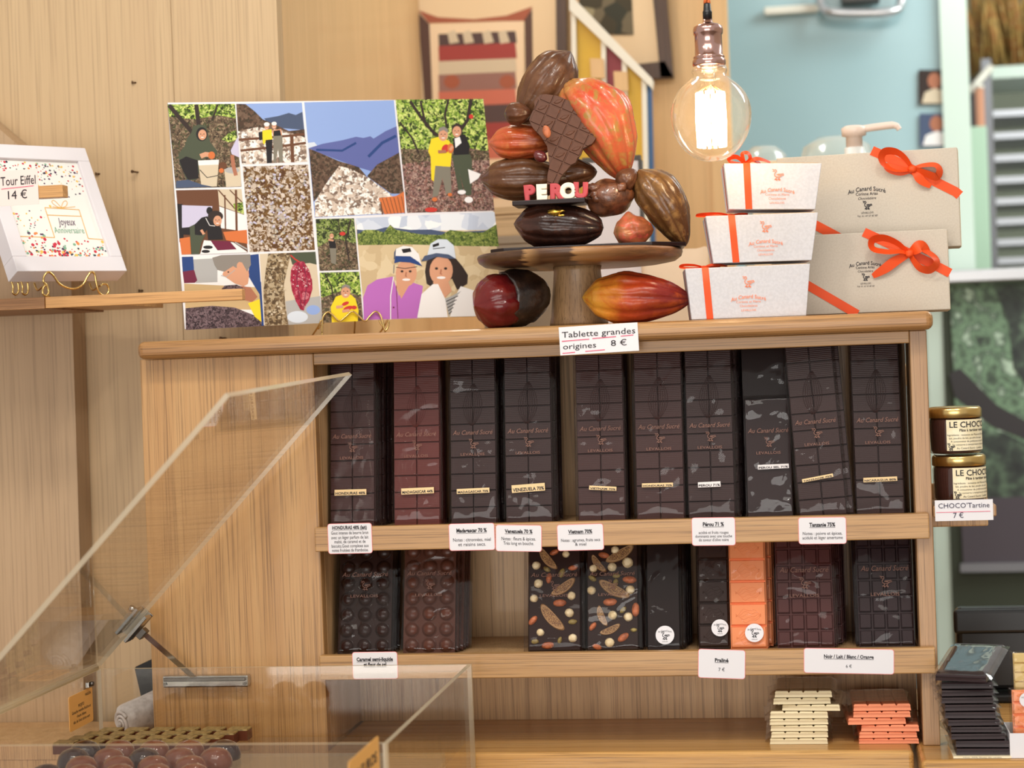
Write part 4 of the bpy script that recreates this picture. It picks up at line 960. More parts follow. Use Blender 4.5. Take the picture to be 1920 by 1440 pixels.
def pod_mesh(name, A, B, wd, mat, parent, ribs=10, amp=.055, tip=.0, blunt=.62, seed=0, bend=(0, 0, 0), nl=40, nr=60, lump=.05, cut=None, world=True, flat=1.0):
    """ribbed pod from the pointed end A to the blunt end B, built in room coordinates"""
    A, B = Vector(A), Vector(B); ax = B-A; Ln = ax.length; ax.normalize()
    e1 = Vector((0, -1, 0)); e1 = (e1-ax*e1.dot(ax)).normalized(); e2 = ax.cross(e1); bend = Vector(bend)
    mb = MB(); attr = []; vs = []
    for i in range(nl+1):
        t = i/nl
        s = math.sin(PI*(t**(.78)))**(.72 if t < .41 else blunt) if 0 < t < 1 else 0
        r0 = wd/2*s
        if t < .12: r0 *= (.55+.45*t/.12)
        c = A+ax*(t*Ln)+bend*(4*t*(1-t))
        for j in range(nr):
            th = 2*PI*j/nr
            q = abs(math.sin(ribs*th/2)); rib = q**.6
            r = r0*(1-amp+2*amp*rib*(.9 if j % 2 else 1))
            d = e1*(math.cos(th)*flat)+e2*math.sin(th)
            p = c+d*r
            r += r0*lump*noise.noise(Vector((t*5+seed*3, math.cos(th)*1.6+seed, math.sin(th)*1.6)))*2 + r0*.02*noise.noise(p*220)
            vs.append(tuple(c+d*r)); attr.append((t, rib))
    fs = []
    for i in range(nl):
        for j in range(nr): fs.append((i*nr+j, i*nr+(j+1) % nr, (i+1)*nr+(j+1) % nr, (i+1)*nr+j))
    mb.add(vs, fs, 0, True); mb.attr = attr
    return mb.build(name, mat, parent, world)

# ------------------------------------------------------------------ cake stand
SY = .062
cx = at(1087, 480, SY).x
zp = at(1087, 473, SY).z                # plate top
RP = 193/1430
zb = ZTOP+.0006
st = thing('cake_stand', 'round wooden cake stand with a thick pedestal under the cocoa pod sculpture', 'cake stand', Vector((cx, SY, zb)))
CBM = CB+.02
pt = zp-zb; th = .0185
MB().lathe([(0, pt-th), (RP*.80, pt-th), (RP*.93, pt-th+.003), (RP*.985, pt-th*.55), (RP, pt-.004), (RP*.99, pt-.001), (RP*.97, pt), (0, pt)], n=72).build('plate', 'acacia', st)
MB().lathe([(.0385, 0), (.0385, .004), (.0365, .012), (.031, pt-th-.006), (.032, pt-th), (0, pt-th)], (-.004, 0, 0), n=48).build('pedestal', 'pedestal_wood', st)
SYC = SY
# ------------------------------------------------------------------ the sculpture
sc_ = thing('chocolate_sculpture', 'chocolate sculpture of glossy cocoa pods and a map shaped tablet on the cake stand', 'sculpture', Vector((cx, SY, zp)))
A = lambda x, y, Y=SY: at(x, y, Y)
lo, hi = A(932, 473), A(1289, 464)
MB().prism([(lo.x, SY-.055), (lo.x+.02, SY-.075), (hi.x-.04, SY-.07), (hi.x, SY-.03), (hi.x-.01, SY+.06), (lo.x+.03, SY+.07)], zp+.0004, zp+.0056).build('base_slab', 'choc_slab', sc_, True, .001)
zs = zp+.0056
def kp(name, a, b, wpx, mat, Y=SY, dY=(0, 0), **kw):
    return pod_mesh(name, A(*a, Y+dY[0]), A(*b, Y+dY[1]), wpx/1430, mat, sc_, **kw)
kp('dark_cocoa_pod', (963, 420), (1132, 427), 84, 'pod_dark', SY-.022, seed=1, amp=.05, blunt=.42)
MB().blob(A(1040, 399, SY-.05), (.008, .003, .004), 4, .5, 10, 7, fr=5).build('gold_leaf', 'gold_leaf', sc_, True)
mb = MB(); rnd = random.Random(4)
for i in range(14): mb.blob(A(1043+rnd.uniform(-13, 13), 400+rnd.uniform(-6, 6), SY-.049), (.0035, .001, .0014), i, .4, 6, 5)
mb.build('gold_leaf', 'gold_leaf', sc_, True)
# letter shelf
a, b = A(963, 381, SY-.045), A(1099, 377, SY-.045)
MB().box((a.x, SY-.058, A(1030, 384, SY-.045).z), (b.x, SY-.005, A(1030, 375, SY-.045).z)).build('letter_slab', 'choc_slab', sc_, True, .0008)
kp('brown_cocoa_pod', (901, 337), (1075, 333), 80, 'pod_brown', SY+.008, seed=2)
kp('brown_cocoa_pod', (1020, 328), (1120, 322), 62, 'pod_brown', SY+.02, seed=3)
kp('rust_cocoa_pod', (916, 268), (1050, 266), 64, 'pod_rust', SY+.0, seed=4)
kp('milk_cocoa_pod', (1070, 96), (975, 232), 92, 'pod_milk', SY+.015, seed=5)
kp('salmon_cocoa_pod', (1058, 150), (1172, 338), 118, 'pod_salmon', SY+.005, seed=6, bend=(.012, 0, .008), amp=.06)
kp('small_cocoa_pod', (945, 214), (997, 212), 42, 'pod_small', SY-.02, seed=7, nl=24, nr=40)
kp('small_cocoa_pod', (1160, 352), (1192, 318), 40, 'pod_small', SY-.02, seed=8, nl=24, nr=40, ribs=8)
kp('golden_cocoa_pod', (1197, 318), (1286, 462), 84, 'pod_gold', SY-.01, seed=9, amp=.04, bend=(.004, 0, .004))
kp('peach_cocoa_pod', (1150, 437), (1226, 430), 64, 'pod_peach', SY-.02, seed=10, nl=26, lump=.12, ribs=7)
MB().blob(A(1143, 371, SY-.015), (.031, .026, .024), 6, .10, 26, 18, fr=1.6).build('cracked_pod', 'crumb_brown', sc_, True)
mb = MB(); rnd = random.Random(8)
for i in range(9): mb.blob(A(1122+rnd.uniform(-14, 42), 358+rnd.uniform(-12, 14), SY-.034), (.008, .006, .006), i, .22, 10, 8)
mb.build('cracked_shell', 'pod_crumb' if 'pod_crumb' in MATS else 'crumb_brown', sc_, True)
MB().blob(A(1013, 293, SY-.03), (.0098, .007, .0075), 2, .06, 14, 10, M=Matrix.Rotation(.6, 3, 'Y')).build('cocoa_bean', 'bean_red', sc_, True)
# map tablet
c4 = lambda x, y: (880+x/2.571, 80+y/2.571)
Fm = tframe(A(1040, 360, SY-.04), .05, .10, 0)
outl = [(345, 250), (372, 248), (425, 256), (470, 275), (525, 297), (545, 322), (600, 345), (640, 360), (650, 378), (632, 405), (622, 440), (606, 470), (590, 490), (548, 508), (538, 535), (520, 560), (512, 580), (488, 592), (470, 615), (446, 640), (434, 662), (425, 682), (375, 682), (376, 640), (386, 592), (380, 540), (375, 500), (362, 478), (345, 452), (318, 425), (300, 402), (288, 372), (300, 340), (315, 312), (313, 285), (330, 262)]
op = [Fm.px(*c4(x, y)) for x, y in outl]
mp_ = MB()
mt = .0075
mp_.prism(op, -mt, 0)
mapo = mp_.build('map_tablet', 'choc_map', sc_, False)
mapo.matrix_local = MW[sc_.name].inverted() @ Fm.mat(); MW[mapo.name] = Fm.mat()
# its moulded squares, clipped to the outline
def inside(p, poly):
    r = False
    for i in range(len(poly)):
        a, b = poly[i-1], poly[i]
        if (a[1] > p[1]) != (b[1] > p[1]) and p[0] < (b[0]-a[0])*(p[1]-a[1])/(b[1]-a[1])+a[0]: r = not r
    return r
def clip(poly, a, b):
    out = []
    for i in range(len(poly)):
        p, q = poly[i-1], poly[i]
        sp = (b[0]-a[0])*(p[1]-a[1])-(b[1]-a[1])*(p[0]-a[0]); sq = (b[0]-a[0])*(q[1]-a[1])-(b[1]-a[1])*(q[0]-a[0])
        if (sp >= 0) != (sq >= 0): k = sp/(sp-sq); out.append((p[0]+(q[0]-p[0])*k, p[1]+(q[1]-p[1])*k))
        if sq >= 0: out.append(q)
    return out
mb = MB(); g = .0158; ang = -.46; ca, sa = math.cos(ang), math.sin(ang); o0 = Fm.px(*c4(352, 312)); lv = MB()
area = sum(op[i-1][0]*op[i][1]-op[i][0]*op[i-1][1] for i in range(len(op)))
cx0 = sum(p[0] for p in op)/len(op); cy0 = sum(p[1] for p in op)/len(op)
for i in range(-3, 10):
    for j in range(-12, 5):
        h = g/2-.0007; q = [(o0[0]+(i*g+x)*ca-(j*g+y)*sa, o0[1]+(i*g+x)*sa+(j*g+y)*ca) for x, y in ((-h, -h), (h, -h), (h, h), (-h, h))]
        ctr = (sum(p[0] for p in q)/4, sum(p[1] for p in q)/4)
        subj = op if area > 0 else op[::-1]
        # clip the outline by the square (convex)
        r = subj
        for k in range(4):
            r = clip(r, q[k], q[(k+1) % 4])
            if len(r) < 3: break
        if len(r) < 3: continue
        ar = abs(sum(r[k-1][0]*r[k][1]-r[k][0]*r[k-1][1] for k in range(len(r))))/2
        if ar < g*g*.12: continue
        mb.prism(r, .00005, .0014, 0, None, .07)
        if ar > g*g*.75:
            if (i+j) % 2 == 0:
                pts = [(ctr[0]+u*.8*g*.45*ca-v*g*.45*sa, ctr[1]+u*.8*g*.45*sa+v*g*.45*ca) for u, v in ((-.9, -.7), (-.3, .15), (.4, .5), (.95, .75), (.75, .1), (.2, -.5), (-.4, -.75))]
                lv.prism(pts, .0013, .0024, 0, None, .3)
            else:
                lv.v and None
                for st_ in DUCK[:2]: lv.ribbon([(ctr[0]+(x*g*.7)*ca-(y*g*.7)*sa, ctr[1]+(x*g*.7)*sa+(y*g*.7)*ca) for x, y in st_], g*.05, .0016)
for nm, m_ in (('moulded_square', mb), ('leaf_relief', lv)):
    o = m_.build(nm, 'choc_map', mapo)
a = A(1025, 247, SY-.052); MB().blob(a, (.0052, .003, .0082), 1, .03, 14, 10, M=Matrix.Rotation(-.25, 3, 'Y'), fr=1).build('almond', 'nut_almond', sc_, True)
# letters, inflated
for ch, x, y, m_, ro in (('P', 994, 360, 'letter_pink', .06), ('E', 1016, 358, 'letter_white', 0), ('R', 1043, 358, 'letter_pink', -.03), ('O', 1067, 358, 'letter_white', .05), ('U', 1089, 357, 'letter_pink', -.05)):
    c = bpy.data.curves.new('letter', 'FONT'); c.body = ch; c.size = .0245; c.extrude = .0022; c.bevel_depth = .0016; c.bevel_resolution = 3; c.offset = .0006; c.align_x = 'CENTER'
    o = bpy.data.objects.new('letter', c); COL.objects.link(o); dg = bpy.context.evaluated_depsgraph_get()
    me = bpy.data.meshes.new_from_object(o.evaluated_get(dg)); bpy.data.objects.remove(o); me.materials.clear(); me.materials.append(MATS[m_]); me.name = 'letter'
    o = link('letter', me, sc_); b = A(x, 374.5, SY-.05)
    M = Matrix.Translation(Vector((b.x, SY-.05, A(1030, 375, SY-.045).z+.0016))) @ Matrix.Rotation(PI/2, 4, 'X') @ Matrix.Rotation(ro, 4, 'Z')
    o.matrix_local = MW[sc_.name].inverted() @ M; MW[o.name] = M
# ------------------------------------------------------------------ pods lying on the cabinet top
pY = .012
pd = thing('cocoa_pod', 'yellow tipped red cocoa pod lying in front of the cake stand pedestal', 'cocoa pod', Vector((at(1190, 600, pY).x, pY, ZTOP)))
r_ = 94/1445/2
a, b = at(1091, 548, pY), at(1298, 568, pY); a.z = ZTOP+r_*1.03+.002; b.z = ZTOP+r_*.84
pod_mesh('pod_body', a, b, 2*r_, 'pod_fire', pd, seed=12, amp=.05, ribs=10)
pd = thing('cocoa_pod', 'dark red cocoa pod inside its opened black husk beside the pedestal', 'cocoa pod', Vector((at(960, 600, pY).x, pY, ZTOP)))
r_ = 82/1445/2+.004
c = at(938, 565, pY-.0); c.z = ZTOP+r_*1.05
a = c+Vector((-.031, -.020, -.004)); b = c+Vector((.036, .03, .006))
pod_mesh('pod_body', a, b, 2*r_*1.08, 'pod_red', pd, seed=13, amp=.045, ribs=9, lump=.03)
mb = MB(); vs = []; nu, nv = 40, 14; cc = at(972, 562, pY+.02); cc.z = ZTOP+.0395
axd = Vector((.83, .52, .10)).normalized(); e1 = axd.orthogonal().normalized(); e2 = axd.cross(e1)
for i in range(nv+1):
    t = i/nv; xx = -.020+.062*t; rr = .0372*math.sqrt(max(0, 1-(t*.97)**2.6))
    for j in range(nu):
        th = 2*PI*j/nu; k = 1+.10*noise.noise(Vector((math.cos(th)*1.8, math.sin(th)*1.8, t*2)))+.05*noise.noise(Vector((math.cos(th)*6, math.sin(th)*6, t*7)))
        off = .012*noise.noise(Vector((math.cos(th)*2, math.sin(th)*2, 5)))*(1-t)
        vs.append(tuple(cc+axd*(xx+off)+(e1*math.cos(th)+e2*math.sin(th))*rr*k))
mb.add(vs, [(i*nu+j, i*nu+(j+1) % nu, (i+1)*nu+(j+1) % nu, (i+1)*nu+j) for i in range(nv) for j in range(nu)], 0, True)
hk = mb.build('husk', 'husk_dark', pd, True); so = hk.modifiers.new('thickness', 'SOLIDIFY'); so.thickness = .004; so.offset = -1

# ================================================================== photo collage on a wire easel
plain('board_edge', (176, 164, 156), .6)
FB = tframe(at(346.7, 617, .05), .4815, .0946, .0219); BW, BH = .4533, .3112
cb = thing('photo_collage_board', 'white bordered board of many travel photos leaning on a gold wire easel', 'photo board', FB.mat())
MB().box((0, 0, -.0045), (BW, BH, -.0004)).build('backing', 'board_edge', cb)
MB().box((0, 0, -.0003), (BW, BH, 0)).build('white_border', 'white_card', cb)
def pr(name, c): plain(name, c, .55, 0, 0, .25)
for n_, c_ in {'print_sky': (140, 164, 214), 'print_sky_pale': (206, 214, 224), 'print_far': (92, 100, 158), 'print_hill': (84, 64, 52), 'print_olive': (74, 80, 62), 'print_skin': (208, 152, 120), 'print_skin_dark': (170, 110, 84),
               'print_white': (232, 228, 226), 'print_grey': (170, 168, 166), 'print_black': (34, 30, 32), 'print_hair': (52, 40, 36), 'print_greyhair': (136, 128, 120), 'print_yellow': (236, 206, 40), 'print_brown': (104, 66, 44), 'print_orange': (206, 112, 60),
               'print_pod': (150, 34, 60), 'print_red': (196, 56, 48), 'print_magenta': (182, 106, 184), 'print_blue': (40, 66, 122), 'print_tan': (196, 166, 120), 'print_maroon': (110, 34, 60), 'print_pants': (126, 120, 106), 'print_beige': (206, 190, 164), 'print_lilac': (196, 190, 214), 'print_steel': (72, 84, 110)}.items(): pr(n_, c_)
cells('print_leaves', [(58, 76, 34), (96, 124, 46), (150, 176, 70), (204, 214, 120), (44, 54, 28), (124, 150, 60), (182, 196, 110)], 340)
cells('print_leaves_dim', [(52, 60, 36), (84, 98, 48), (120, 138, 64), (40, 44, 30), (150, 160, 100)], 380)
cells('print_litter', [(84, 70, 56), (120, 100, 80), (60, 48, 38), (150, 130, 104), (70, 74, 48), (104, 84, 66)], 420)
cells('print_litter_pink', [(120, 88, 84), (150, 118, 108), (86, 62, 58), (176, 148, 134), (70, 60, 44), (140, 96, 84)], 420)
cells('print_salt', [(232, 224, 214), (196, 178, 162), (150, 128, 112), (240, 236, 230), (210, 192, 176), (120, 100, 88)], 260)
cells('print_blossom', [(108, 78, 44), (196, 180, 164), (120, 88, 50), (92, 62, 40), (210, 196, 184), (112, 82, 46), (166, 148, 130)], 300)
cells('print_beans', [(72, 56, 60), (100, 80, 84), (50, 38, 42), (120, 100, 104)], 420)
cells('print_trees', [(88, 104, 48), (120, 136, 64), (64, 80, 40), (150, 160, 84), (100, 116, 56)], 400)
cells('print_cloud', [(206, 212, 224), (228, 230, 234), (190, 198, 214), (238, 238, 238)], 60)
cells('print_bark', [(110, 88, 62), (150, 128, 96), (84, 66, 46), (176, 158, 128)], 320)
cells('print_slope', [(96, 74, 60), (76, 58, 46), (112, 90, 74), (66, 56, 44)], 300)
cells('print_water', [(206, 184, 146), (214, 194, 158), (196, 172, 134)], 90)
cells('print_podskin', [(150, 34, 60), (140, 28, 52), (168, 50, 74), (190, 110, 120)], 300)
class Art:
    def __init__(s, conv): s.mb = MB(); s.mats = []; s.z = .0001; s.c = conv
    def mi(s, m):
        if m not in s.mats: s.mats.append(m)
        return s.mats.index(m)
    def p(s, x, y): return FB.px(*s.c(x, y))
    def f(s, m, *pts): s.z += .00003; s.mb.flat([s.p(*q) for q in pts], s.z, s.mi(m)); return s
    def e(s, m, x, y, rx, ry, rot=0):
        s.z += .00003; c, si = math.cos(rot), math.sin(rot)
        s.mb.flat([s.p(x+rx*math.cos(a)*c-ry*math.sin(a)*si, y+rx*math.cos(a)*si+ry*math.sin(a)*c) for a in (2*PI*i/18 for i in range(18))], s.z, s.mi(m)); return s
    def l(s, m, wd, *pts):
        s.z += .00003; s.mb.ribbon([s.p(*q) for q in pts], wd/4500, s.z, s.mi(m)); return s
    def face(s, x, y, r, hair='print_hair', skin='print_skin'):
        s.e(skin, x, y, r*.8, r, .05)
        for dx in (-.32, .3): s.e('print_hair', x+dx*r, y-.15*r, r*.11, r*.09)
        s.l('print_skin_dark', r*.12, (x, y-.1*r), (x-.05*r, y+.22*r), (x+.06*r, y+.24*r))
        s.e('print_white', x, y+.48*r, r*.3, r*.09); return s
    def done(s, label):
        o = s.mb.build('photo_print', s.mats, cb); o['label'] = label; return o
c2 = lambda x, y: (300+x/3.064, 170+y/3.064); c3 = lambda x, y: (560+x/3.065, 170+y/3.065)
a = Art(c2); a.f('print_litter', (44, 79), (430, 76), (468, 552), (90, 562)).f('print_leaves', (44, 79), (430, 76), (437, 160), (330, 140), (200, 165), (52, 150))
a.l('print_hair', 26, (52, 84), (120, 165), (185, 240)).l('print_hair', 26, (208, 80), (222, 198)).l('print_hair', 12, (330, 80), (300, 170)).f('print_leaves', (355, 280), (400, 240), (436, 228), (440, 280), (400, 300))
a.f('print_olive', (180, 240), (190, 208), (222, 194), (264, 202), (276, 250), (290, 300), (328, 345), (322, 372), (250, 392), (222, 400), (226, 470), (205, 516), (150, 512), (135, 470), (112, 420), (106, 366), (140, 320), (158, 272))
a.f('print_black', (110, 400), (150, 378), (215, 400), (222, 505), (160, 512), (132, 462)).e('print_black', 240, 250, 33, 40).face(243, 254, 30).l('print_skin', 30, (232, 378), (262, 366), (306, 372)).e('print_orange', 296, 372, 20, 22)
a.f('print_beige', (218, 402), (338, 397), (326, 550), (238, 554)).f('print_white', (218, 402), (338, 397), (336, 425), (221, 430)).l('print_black', 5, (228, 455), (270, 500), (332, 488)).e('print_brown', 360, 432, 24, 22).e('print_orange', 352, 460, 14, 14)
a.f('print_beige', (368, 452), (460, 440), (466, 550), (380, 554)).e('print_grey', 414, 458, 42, 18).f('print_lilac', (405, 345), (440, 275), (448, 270), (454, 384), (412, 366)).l('print_skin_dark', 24, (414, 370), (420, 430), (436, 488)).f('print_steel', (92, 520), (160, 512), (240, 540), (300, 552), (92, 560))
a.done('photo of a person in a dark green hood squatting behind white buckets')
a = Art(c2); a.f('print_sky', (438, 76), (815, 69), (846, 408), (470, 424)).f('print_steel', (598, 160), (680, 146), (740, 128), (780, 140), (818, 122), (828, 226), (640, 210)).f('print_slope', (438, 76), (492, 78), (545, 120), (590, 165), (650, 190), (740, 232), (830, 222), (834, 280), (450, 260))
a.f('print_salt', (448, 232), (560, 210), (700, 228), (836, 270), (846, 408), (470, 424), (458, 310)).l('print_brown', 15, (452, 282), (600, 272), (752, 258), (832, 250)).l('print_brown', 15, (462, 345), (600, 330), (754, 312), (838, 300)).l('print_brown', 22, (756, 252), (762, 412))
a.f('print_black', (565, 240), (592, 232), (598, 282), (570, 286)).f('print_yellow', (588, 230), (640, 222), (646, 285), (606, 292), (600, 312), (590, 300)).f('print_black', (606, 284), (646, 280), (642, 414), (614, 418)).face(613, 210, 16).e('print_white', 613, 194, 16, 12)
a.f('print_skin', (642, 228), (696, 220), (702, 268), (650, 266)).f('print_black', (652, 232), (688, 226), (700, 272), (652, 276)).f('print_pants', (650, 262), (702, 258), (706, 410), (686, 412), (678, 330), (664, 414), (652, 410)).face(655, 205, 16).e('print_white', 655, 190, 15, 11)
a.done('photo of two people by a fence above salt terraces')
a = Art(c2); a.f('print_blossom', (475, 436), (850, 425), (890, 915), (515, 928)); rnd = random.Random(2)
for i in range(120):
    u, v = rnd.random(), rnd.random(); d = abs(u-v)
    if d > .5 and rnd.random() < .6: continue
    x, y = 485+u*345+v*38, 445+v*465
    for k in range(3): a.e(rnd.choice(['print_beige', 'print_grey', 'print_lilac']), x+rnd.uniform(-9, 9), y+rnd.uniform(-9, 9), rnd.uniform(4, 8), rnd.uniform(4, 7))
a.done('close photo of white blossom on brown bark')
a = Art(c2); a.f('print_brown', (92, 572), (468, 565), (505, 930), (125, 942)).f('print_beige', (332, 568), (468, 565), (484, 712), (340, 660)).l('print_brown', 8, (335, 570), (440, 690)).l('print_brown', 7, (400, 570), (470, 640)).f('print_white', (340, 665), (485, 715), (496, 810), (350, 790)).f('print_leaves', (420, 650), (476, 640), (482, 710), (430, 690)).l('print_brown', 9, (372, 600), (376, 800)).l('print_brown', 14, (436, 570), (440, 810))
a.f('print_black', (98, 650), (130, 652), (136, 870), (112, 870)).f('print_lilac', (125, 658), (300, 664), (296, 772), (126, 788)).f('print_black', (108, 790), (205, 782), (200, 830), (110, 826)).f('print_orange', (112, 850), (172, 840), (178, 940), (124, 942)).f('print_orange', (362, 812), (498, 800), (503, 880), (380, 860))
a.e('print_black', 284, 690, 18, 22).f('print_olive', (170, 782), (212, 762), (262, 826), (238, 870), (224, 940), (182, 941), (174, 860)).f('print_black', (198, 770), (238, 730), (270, 722), (320, 764), (352, 790), (362, 855), (276, 858), (270, 800), (240, 832), (200, 828)).l('print_skin', 16, (236, 800), (252, 826)).e('print_hair', 318, 722, 44, 32).face(330, 748, 30)
a.l('print_white', 4, (262, 732), (285, 775), (316, 778)).f('print_white', (252, 860), (420, 872), (505, 930), (230, 940)).f('print_maroon', (290, 862), (400, 866), (440, 912), (330, 918)).e('print_black', 275, 900, 28, 10).e('print_black', 262, 924, 24, 9).l('print_grey', 8, (430, 872), (500, 912)).done('photo of a person bending over cocoa beans on a table')
a = Art(c2); a.f('print_white', (124, 955), (566, 938), (597, 1352), (148, 1375)).f('print_grey', (190, 970), (330, 962), (330, 1100), (205, 1105)).f('print_blue', (125, 955), (190, 953), (196, 1030), (130, 1040)).f('print_maroon', (130, 1040), (196, 1030), (214, 1090), (200, 1104), (138, 1106))
a.f('print_tan', (138, 1108), (560, 1130), (590, 1260), (146, 1250)).f('print_beans', (146, 1250), (300, 1236), (430, 1246), (590, 1310), (597, 1352), (148, 1375)).f('print_blue', (470, 950), (566, 938), (584, 1190), (540, 1120), (505, 1060), (515, 1000))
a.f('print_skin', (372, 1020), (420, 985), (500, 975), (512, 1060), (505, 1110), (480, 1124), (430, 1108), (384, 1076), (358, 1058)).f('print_greyhair', (300, 960), (352, 945), (518, 940), (522, 1000), (500, 1040), (470, 985), (440, 1020), (420, 1008), (370, 1040), (330, 1030), (312, 1000)).e('print_skin', 458, 1010, 18, 26).l('print_grey', 4, (350, 1062), (380, 1070), (430, 1030)).e('print_hair', 392, 1042, 5, 4)
a.f('print_skin_dark', (340, 1160), (360, 1130), (420, 1116), (520, 1130), (560, 1185), (530, 1215), (470, 1200), (420, 1180)).f('print_beans', (345, 1150), (372, 1120), (440, 1114), (490, 1140), (480, 1168), (390, 1172)).f('print_yellow', (505, 1222), (580, 1195), (583, 1330), (545, 1300)).f('print_blue', (566, 1100), (580, 1098), (596, 1350), (584, 1352)).done('photo of a grey haired person smelling a handful of cocoa beans')
a = Art(c2); a.f('print_beige', (572, 938), (893, 925), (932, 1335), (600, 1352)).f('print_olive', (740, 932), (893, 925), (900, 1000), (860, 990), (760, 1000)).f('print_grey', (720, 1210), (920, 1180), (932, 1335), (735, 1345)).e('print_sky', 880, 1260, 40, 28).e('print_sky_pale', 790, 1300, 60, 34)
a.f('print_bark', (622, 936), (752, 932), (735, 1010), (712, 1110), (720, 1240), (738, 1345), (602, 1351), (594, 1150), (606, 1040)).f('print_podskin', (788, 980), (826, 982), (856, 1030), (874, 1090), (876, 1140), (856, 1206), (834, 1240), (826, 1264), (806, 1258), (780, 1210), (758, 1150), (748, 1090), (752, 1030), (768, 996))
a.l('print_maroon', 5, (800, 985), (784, 1080), (812, 1240)).l('print_maroon', 5, (820, 984), (846, 1100), (824, 1250)).l('print_red', 8, (750, 945), (775, 968), (802, 985)); rnd = random.Random(5)
for i in range(26): a.e('print_white', rnd.uniform(765, 862), rnd.uniform(1000, 1130), 2.2, 2.6)
for i in range(16): a.e('print_beige', rnd.uniform(625, 715), rnd.uniform(960, 1300), rnd.uniform(5, 11), rnd.uniform(4, 8))
a.done('photo of a crimson cocoa pod hanging on its trunk')
a = Art(c3); a.f('print_sky', (32, 67), (547, 55), (612, 705), (92, 730)).f('print_sky_pale', (53, 300), (90, 296), (110, 320), (56, 330)).f('print_far', (58, 330), (140, 305), (250, 285), (330, 265), (372, 272), (412, 262), (430, 276), (500, 232), (563, 205), (580, 380), (440, 470), (340, 440), (230, 400), (100, 350))
a.l('print_blue', 14, (100, 340), (250, 345), (330, 300)).l('print_blue', 18, (400, 380), (480, 300), (560, 260)).f('print_slope', (58, 332), (150, 370), (230, 405), (300, 425), (345, 440), (390, 492), (300, 470), (236, 436), (180, 500), (110, 610), (86, 640)).f('print_slope', (577, 356), (604, 592), (530, 592), (392, 492), (450, 425))
a.f('print_salt', (232, 432), (300, 450), (400, 500), (520, 590), (570, 640), (610, 700), (94, 727), (92, 640), (150, 545)).f('print_orange', (460, 618), (560, 605), (605, 580), (611, 702), (492, 710)).l('print_brown', 9, (470, 640), (482, 712)); 
for i in range(6): a.l('print_brown', 4, (480+i*22, 618-i*2), (510+i*20, 706))
a.done('photo of a valley of white salt pans below blue mountains')
a = Art(c3); a.f('print_litter_pink', (556, 52), (1060, 47), (1125, 690), (623, 703)).f('print_leaves', (556, 52), (1060, 47), (1092, 350), (980, 330), (760, 345), (588, 340)).f('print_litter', (588, 335), (1092, 345), (1098, 400), (800, 400), (594, 420))
for w_, ps in ((20, ((640, 60), (700, 150), (790, 260))), (16, ((700, 60), (730, 200), (800, 255))), (22, ((990, 50), (970, 170), (900, 270))), (15, ((860, 52), (840, 140), (850, 210))), (12, ((580, 180), (650, 270), (690, 360)))): a.l('print_hair', w_, *ps)
a.f('print_yellow', (762, 276), (812, 264), (868, 290), (880, 350), (872, 440), (800, 445), (778, 524), (762, 510), (758, 380), (744, 350)).f('print_pants', (785, 432), (872, 438), (878, 590), (846, 594), (826, 500), (800, 606), (768, 610)).face(830, 256, 34).f('print_greyhair', (800, 240), (808, 214), (834, 206), (856, 220), (858, 244), (832, 226))
a.f('print_black', (886, 275), (918, 255), (956, 252), (984, 320), (978, 352), (980, 374), (890, 370)).f('print_white', (895, 275), (925, 266), (935, 300), (900, 330)).f('print_olive', (880, 372), (985, 366), (996, 400), (992, 600), (960, 604), (922, 470), (948, 580), (918, 576), (892, 440)).e('print_hair', 910, 226, 32, 38).face(908, 236, 32)
a.e('print_red', 842, 334, 20, 26, .5).e('print_orange', 872, 332, 18, 28).l('print_skin_dark', 20, (800, 352), (846, 350)).l('print_skin', 18, (885, 320), (868, 342)).e('print_white', 936, 584, 24, 13).e('print_white', 976, 628, 24, 18).f('print_white', (972, 452), (1046, 480), (1030, 506), (984, 536)).e('print_red', 760, 685, 36, 14).e('print_red', 990, 150, 13, 13).e('print_orange', 780, 626, 15, 12).e('print_orange', 868, 598, 13, 10).done('photo of two people holding cocoa pods in a grove')
a = Art(c3); a.f('print_litter', (97, 738), (318, 733), (345, 1030), (120, 1036)).f('print_leaves_dim', (97, 738), (318, 733), (332, 880), (200, 850), (108, 900)).l('print_hair', 10, (300, 740), (270, 860), (290, 980)).l('print_hair', 6, (230, 740), (235, 840)).e('print_red', 252, 822, 17, 11)
a.f('print_black', (172, 866), (210, 862), (216, 910), (180, 912)).f('print_pants', (178, 906), (216, 906), (214, 1000), (186, 990)).l('print_skin', 11, (170, 856), (200, 862)).face(189, 836, 15).done('small photo of a person standing among cocoa trees')
a = Art(c3); a.f('print_litter', (120, 1046), (348, 1040), (371, 1322), (135, 1335)).f('print_leaves', (120, 1046), (348, 1040), (360, 1180), (250, 1150), (130, 1190)).l('print_hair', 9, (150, 1050), (190, 1130), (200, 1220)).f('print_yellow', (214, 1184), (250, 1172), (300, 1172), (326, 1196), (344, 1262), (340, 1325), (190, 1332), (184, 1242)).face(270, 1158, 34, 'print_greyhair').f('print_greyhair', (244, 1140), (250, 1120), (272, 1112), (294, 1122), (296, 1142), (270, 1128))
a.e('print_red', 268, 1224, 22, 10, -.4).e('print_red', 284, 1250, 28, 12, -.3).e('print_red', 318, 1246, 16, 11).l('print_skin', 18, (215, 1245), (255, 1240)).l('print_skin', 18, (250, 1268), (292, 1262)).done('small photo of a person in yellow holding red pods')
a = Art(c3); a.f('print_water', (325, 733), (1125, 697), (1166, 1293), (380, 1320)).f('print_cloud', (325, 733), (1125, 697), (1138, 800), (336, 810)).f('print_steel', (334, 798), (420, 806), (500, 785), (560, 790), (640, 800), (760, 798), (860, 815), (1136, 800), (1140, 850), (338, 850))
